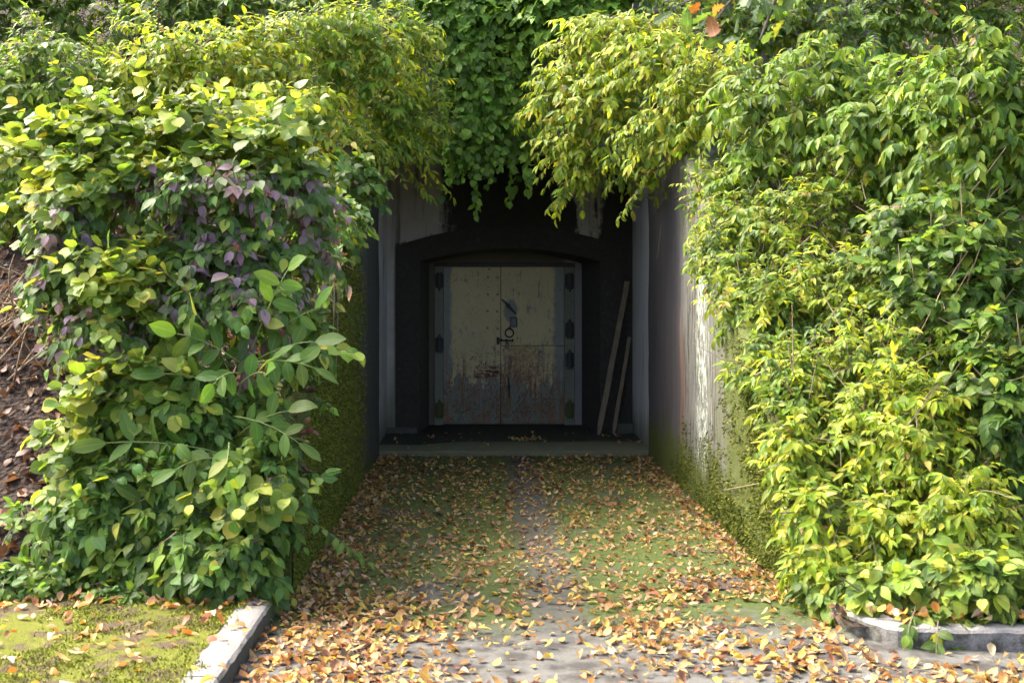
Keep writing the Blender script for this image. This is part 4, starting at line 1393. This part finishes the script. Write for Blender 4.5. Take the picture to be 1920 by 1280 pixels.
tree('oak_tree', 'oak tree whose lowest twigs hang into the top right of the view', (4.6, 7.2, .6), 9.0,
     [((3.6, 6.2, 7.2), (2.0, 2.0, 1.2)), ((4.8, 8.0, 8.4), (2.2, 2.2, 1.4))], 4500, 'oak', 'oak', (.09, .13), .22,
     low=[(at(1560, -90, 6.5), at(1270, 10, 6.3), 60), (at(1480, -70, 6.0), at(1425, 75, 5.9), 28), (at(1420, -60, 6.4), at(1340, 40, 6.2), 30)])
# ---------------------------------------------------------------- which leaves show largest: those become parts of their own
CELL = 5
GW, GH = 1920 // CELL, 1280 // CELL
buf = np.full((GH, GW), 1e9)
samp = []
for (t, lv, ns, B) in SHRUBS:
    pts = []
    for f_, s_ in ((.15, 0), (.5, 0), (.85, 0), (.45, .12), (.45, -.12)):
        p = lv.P + lv.A * (lv.L * f_)[:, None] + lv.X * (lv.L * s_)[:, None]
        pts.append(p)
    p = np.stack(pts, 1)
    px = VX + p[:, :, 0] * F / p[:, :, 1]
    py = VY - (p[:, :, 2] - EYE) * F / p[:, :, 1]
    ix, iy = (px // CELL).astype(int), (py // CELL).astype(int)
    ok = (ix >= 0) & (ix < GW) & (iy >= 0) & (iy < GH) & (p[:, :, 1] > 0.5)
    np.minimum.at(buf, (iy[ok], ix[ok]), p[:, :, 1][ok])
    samp.append((ix, iy, ok, p[:, :, 1]))
for (t, lv, ns, B), (ix, iy, ok, dep) in zip(SHRUBS, samp):
    vis = ok & (dep < buf[np.clip(iy, 0, GH - 1), np.clip(ix, 0, GW - 1)] + .03)
    face = np.abs(lv.Z[:, 1])
    score = vis.sum(1) / 5 * lv.L / np.maximum(.5, lv.P[:, 1]) * (.35 + face)
    score[vis.sum(1) < 3] = 0
    order = np.argsort(-score)
    pick = order[:ns]
    pick = pick[score[pick] > 0]
    rest = np.setdiff1d(np.arange(len(lv.L)), pick)
    # thin out the deep inside of the shrub
    deep = np.min(dep - buf[np.clip(iy, 0, GH - 1), np.clip(ix, 0, GW - 1)], axis=1)
    drop = (deep > .12) & (rng.random(len(deep)) < .93) & ok.any(1)
    rest = rest[~drop[rest]]
    me = lv.mesh('foliage', rest, t.location)
    link_mesh('foliage', me, t, 'stuff')
    for i in pick:
        lv.single(i, 'leaf', t, t.location)

# ================================================================ FALLEN LEAVES
def fallen(n, fx, pal, ll, zf, tilt=.16, kind='dry'):
    P = []
    while len(P) < n:
        x, y = fx()
        P.append((x, y, zf(x, y) + .004 + abs(rng.normal(0, .006))))
    P = np.array(P)
    lv = Leaves(kind, M['dry'])
    th = rng.uniform(0, 2 * math.pi, n)
    A = np.stack([np.cos(th), np.sin(th), rng.normal(0, tilt * .5, n)], 1)
    N_ = np.stack([rng.normal(0, tilt, n), rng.normal(0, tilt, n), np.ones(n) * np.where(rng.random(n) < .75, 1, -1)], 1)
    L = rng.uniform(ll[0], ll[1], n)
    P[:, 2] += L * .05 + np.where(N_[:, 2] < 0, L * .08, 0)
    lv.add(P, A, unit(N_), L, colours(pal, n))
    return lv


def drive_pt():
    while True:
        y = 4.75 + (rng.random() ** 1.2) * 7.2
        x = rng.uniform(-0.96, 1.57) if y > 6.3 else rng.uniform(-0.97, 2.75)
        if y < 6.35 and x > 1.5 and not (y < 5.52 or x < 1.56 + max(0, 6.3 - y) * .16): continue
        d = .30 + .25 * nz(x, y, 7, 1.6)
        if y > 6.4: d += 1.2 * math.exp(-((x - WL) / .2) ** 2) + .8 * math.exp(-((x - WR) / .15) ** 2)
        if y < 6.35:
            d = .10 + .7 * max(0, nz(x, y, 3, 1.9) + .22)
            d += 1.0 * math.exp(-((x + .62) / .36) ** 2) * (1 if y < 6.2 else .7)
            d += .35 * math.exp(-((x - .95) / .5) ** 2 - ((y - 5.45) / .3) ** 2)
        if 5.0 < y < 5.9 and .0 < x < .55: d *= .55
        if 6.55 < y < 7.0 and 1.0 < x < 1.45: d += .5
        if rng.random() < d: return x, y


z0 = lambda x, y: 0.0
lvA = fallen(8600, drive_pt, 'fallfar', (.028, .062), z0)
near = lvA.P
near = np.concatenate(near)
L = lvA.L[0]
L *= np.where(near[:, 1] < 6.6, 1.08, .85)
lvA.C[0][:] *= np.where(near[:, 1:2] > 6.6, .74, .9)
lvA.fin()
lvA2 = fallen(1700, drive_pt, 'fallfar', (.02, .045), z0, .12, 'lance').fin()
lvA3 = fallen(900, drive_pt, 'litter', (.03, .06), z0, .3, 'maple').fin()
# apron leaves
def apron_pt():
    if rng.random() < .35: return rng.normal(.50, .09), rng.normal(12.85, .07)
    if rng.random() < .35: return rng.uniform(1.2, 1.6), rng.uniform(12.4, 13.3)
    return rng.uniform(PL + .05, PR - .05), rng.uniform(12.05, 13.5)


lvB = fallen(110, apron_pt, 'fallfar', (.03, .065), lambda x, y: AZ).fin()


def verge_pt():
    while True:
        x, y = rng.uniform(-2.9, -1.0), rng.uniform(4.6, 6.5)
        if rng.random() < .16 + 1.3 * max(0, (y - 5.8) / .4) + .3 * nz(x, y, 1, 2.5): return x, y


lvC = fallen(900, verge_pt, 'fall', (.035, .07), verge_z).fin()


def bank_pt():
    while True:
        if rng.random() < .62: x, y = rng.uniform(-4.2, -1.0), rng.uniform(6.3, 10.5)
        else: x, y = rng.uniform(1.65, 3.6), rng.uniform(5.75, 8.5)
        return x, y


lvD = fallen(5200, bank_pt, 'litter', (.055, .10), hill, .45).fin()


def walltop_pt():
    y = rng.uniform(6.6, 10)
    return rng.uniform(WL - .24, WL + .02), y


lvE = fallen(260, walltop_pt, 'litter', (.05, .085), lambda x, y: wall_top(y), .5).fin()


def bed_pt():
    return rng.uniform(1.72, 2.9), rng.uniform(5.6, 6.0)


lvF = fallen(150, bed_pt, 'fall', (.05, .085), lambda x, y: 0.11, .35).fin()


def cname(c):
    r, g, b = c
    if g / r > .66: return 'yellow'
    if b > .13: return 'pale tan'
    if r < .30: return 'dark brown'
    if g / r < .48: return 'orange-brown'
    return 'golden-brown'


def litter_things(lv, n, where, group, stuffname, stufflabel):
    inview = np.abs(lv.P[:, 0] * F / lv.P[:, 1] + VX - 960) < 960
    py = VY - (lv.P[:, 2] - EYE) * F / lv.P[:, 1]
    inview &= py < 1285
    score = np.where(inview, lv.L / lv.P[:, 1] * (.3 + np.abs(lv.Z[:, 1])), 0)
    pick = np.argsort(-score)[:n]
    rest = np.setdiff1d(np.arange(len(lv.L)), pick)
    o = link_mesh(stuffname, lv.mesh(stuffname, rest, (0, 0, 0)))
    tag(o, stufflabel, 'leaves', kind='stuff')
    for i in pick:
        lf = lv.single(i, 'fallen_leaf', None, (0, 0, 0))
        cn = cname(lv.C[i])
        x, y = lv.P[i][0], lv.P[i][1]
        if 'driveway' in where:
            sp = 'beside the left kerb' if x < -.45 else 'left of the middle' if x < .25 else 'right of the middle' if x < 1.0 else 'towards the curved right kerb'
        elif 'verge' in where:
            sp = 'close to the kerb' if x > -1.55 else 'near the left picture edge' if x < -2.0 else 'halfway along'
        else:
            sp = ''
        dq = 'in front' if y < 5.35 else 'further back'
        sz = 'large' if lv.L[i] > .060 else 'small'
        tag(lf, f'{sz} {cn} fallen leaf on {where} {sp} {dq}'.replace('  ', ' '), 'leaf', f'{sz} {cn} {group} {sp} {dq}'.replace('  ', ' '))


litter_things(lvA, 190, 'the driveway', 'leaves fallen on the driveway', 'fallen_leaves', 'carpet of small autumn leaves scattered along the driveway')
litter_things(lvC, 80, 'the mossy verge', 'leaves fallen on the mossy verge', 'fallen_leaves', 'scattered dry leaves on the mossy verge')
litter_things(lvF, 20, 'the soil bed by the right kerb', 'leaves fallen in the right bed', 'fallen_leaves', 'dry leaves in the soil bed behind the right kerb')
for lv, lb in ((lvA2, 'narrow small yellow-brown leaves strewn between the others on the driveway'), (lvA3, 'crumpled dark leaf scraps pressed onto the driveway'), (lvB, 'few fallen leaves on the damp apron before the door'), (lvD, 'brown leaf litter covering the earth banks'), (lvE, 'brown leaves caught on top of the mossy left wall')):
    o = link_mesh('leaf_litter', lv.mesh('leaf_litter', np.arange(len(lv.L)), (0, 0, 0)))
    tag(o, lb, 'leaves', kind='stuff')

# moss on the verge
n = 42000
x = rng.uniform(-3.0, -1.0, n)
y = rng.uniform(4.5, 6.45, n)
k = np.array([nz(a, b, 1, 2.2) + .5 * nz(a, b, 5, 8) for a, b in zip(x, y)])
ok = (k + rng.normal(0, .12, n) > -.10 + np.clip((y - 6.0) * 1.2, 0, 1) + np.clip((x + 1.14) * 9.0, 0, 2))
x, y = x[ok], y[ok]
n = len(x)
z = np.array([verge_z(a, b) if a < -1.115 else .104 for a, b in zip(x, y)])
P = np.stack([x, y, z - .002], 1)
d = unit(rng.normal(0, .55, (n, 3)) * np.array([1, 1, .2]) + np.array([0, 0, 1]))
s_ = unit(rng.normal(0, 1, (n, 3)) * np.array([1, 1, .1]))
wd = rng.uniform(.003, .006, n)[:, None]
Ln = rng.uniform(.007, .018, n)[:, None]
V = np.stack([P - s_ * wd, P + s_ * wd, P + d * Ln], 1).reshape(-1, 3)
c = np.array([.08, .10, .010]) + (np.array([.26, .27, .024]) - np.array([.08, .10, .010])) * rng.random((n, 1))
me = mesh_np('moss', V, np.arange(3 * n).reshape(-1, 3), M['moss'], colr=np.repeat(c, 3, 0))
tag(link_mesh('moss', me), 'bright yellow-green moss cushions growing on the verge', 'moss', kind='stuff')
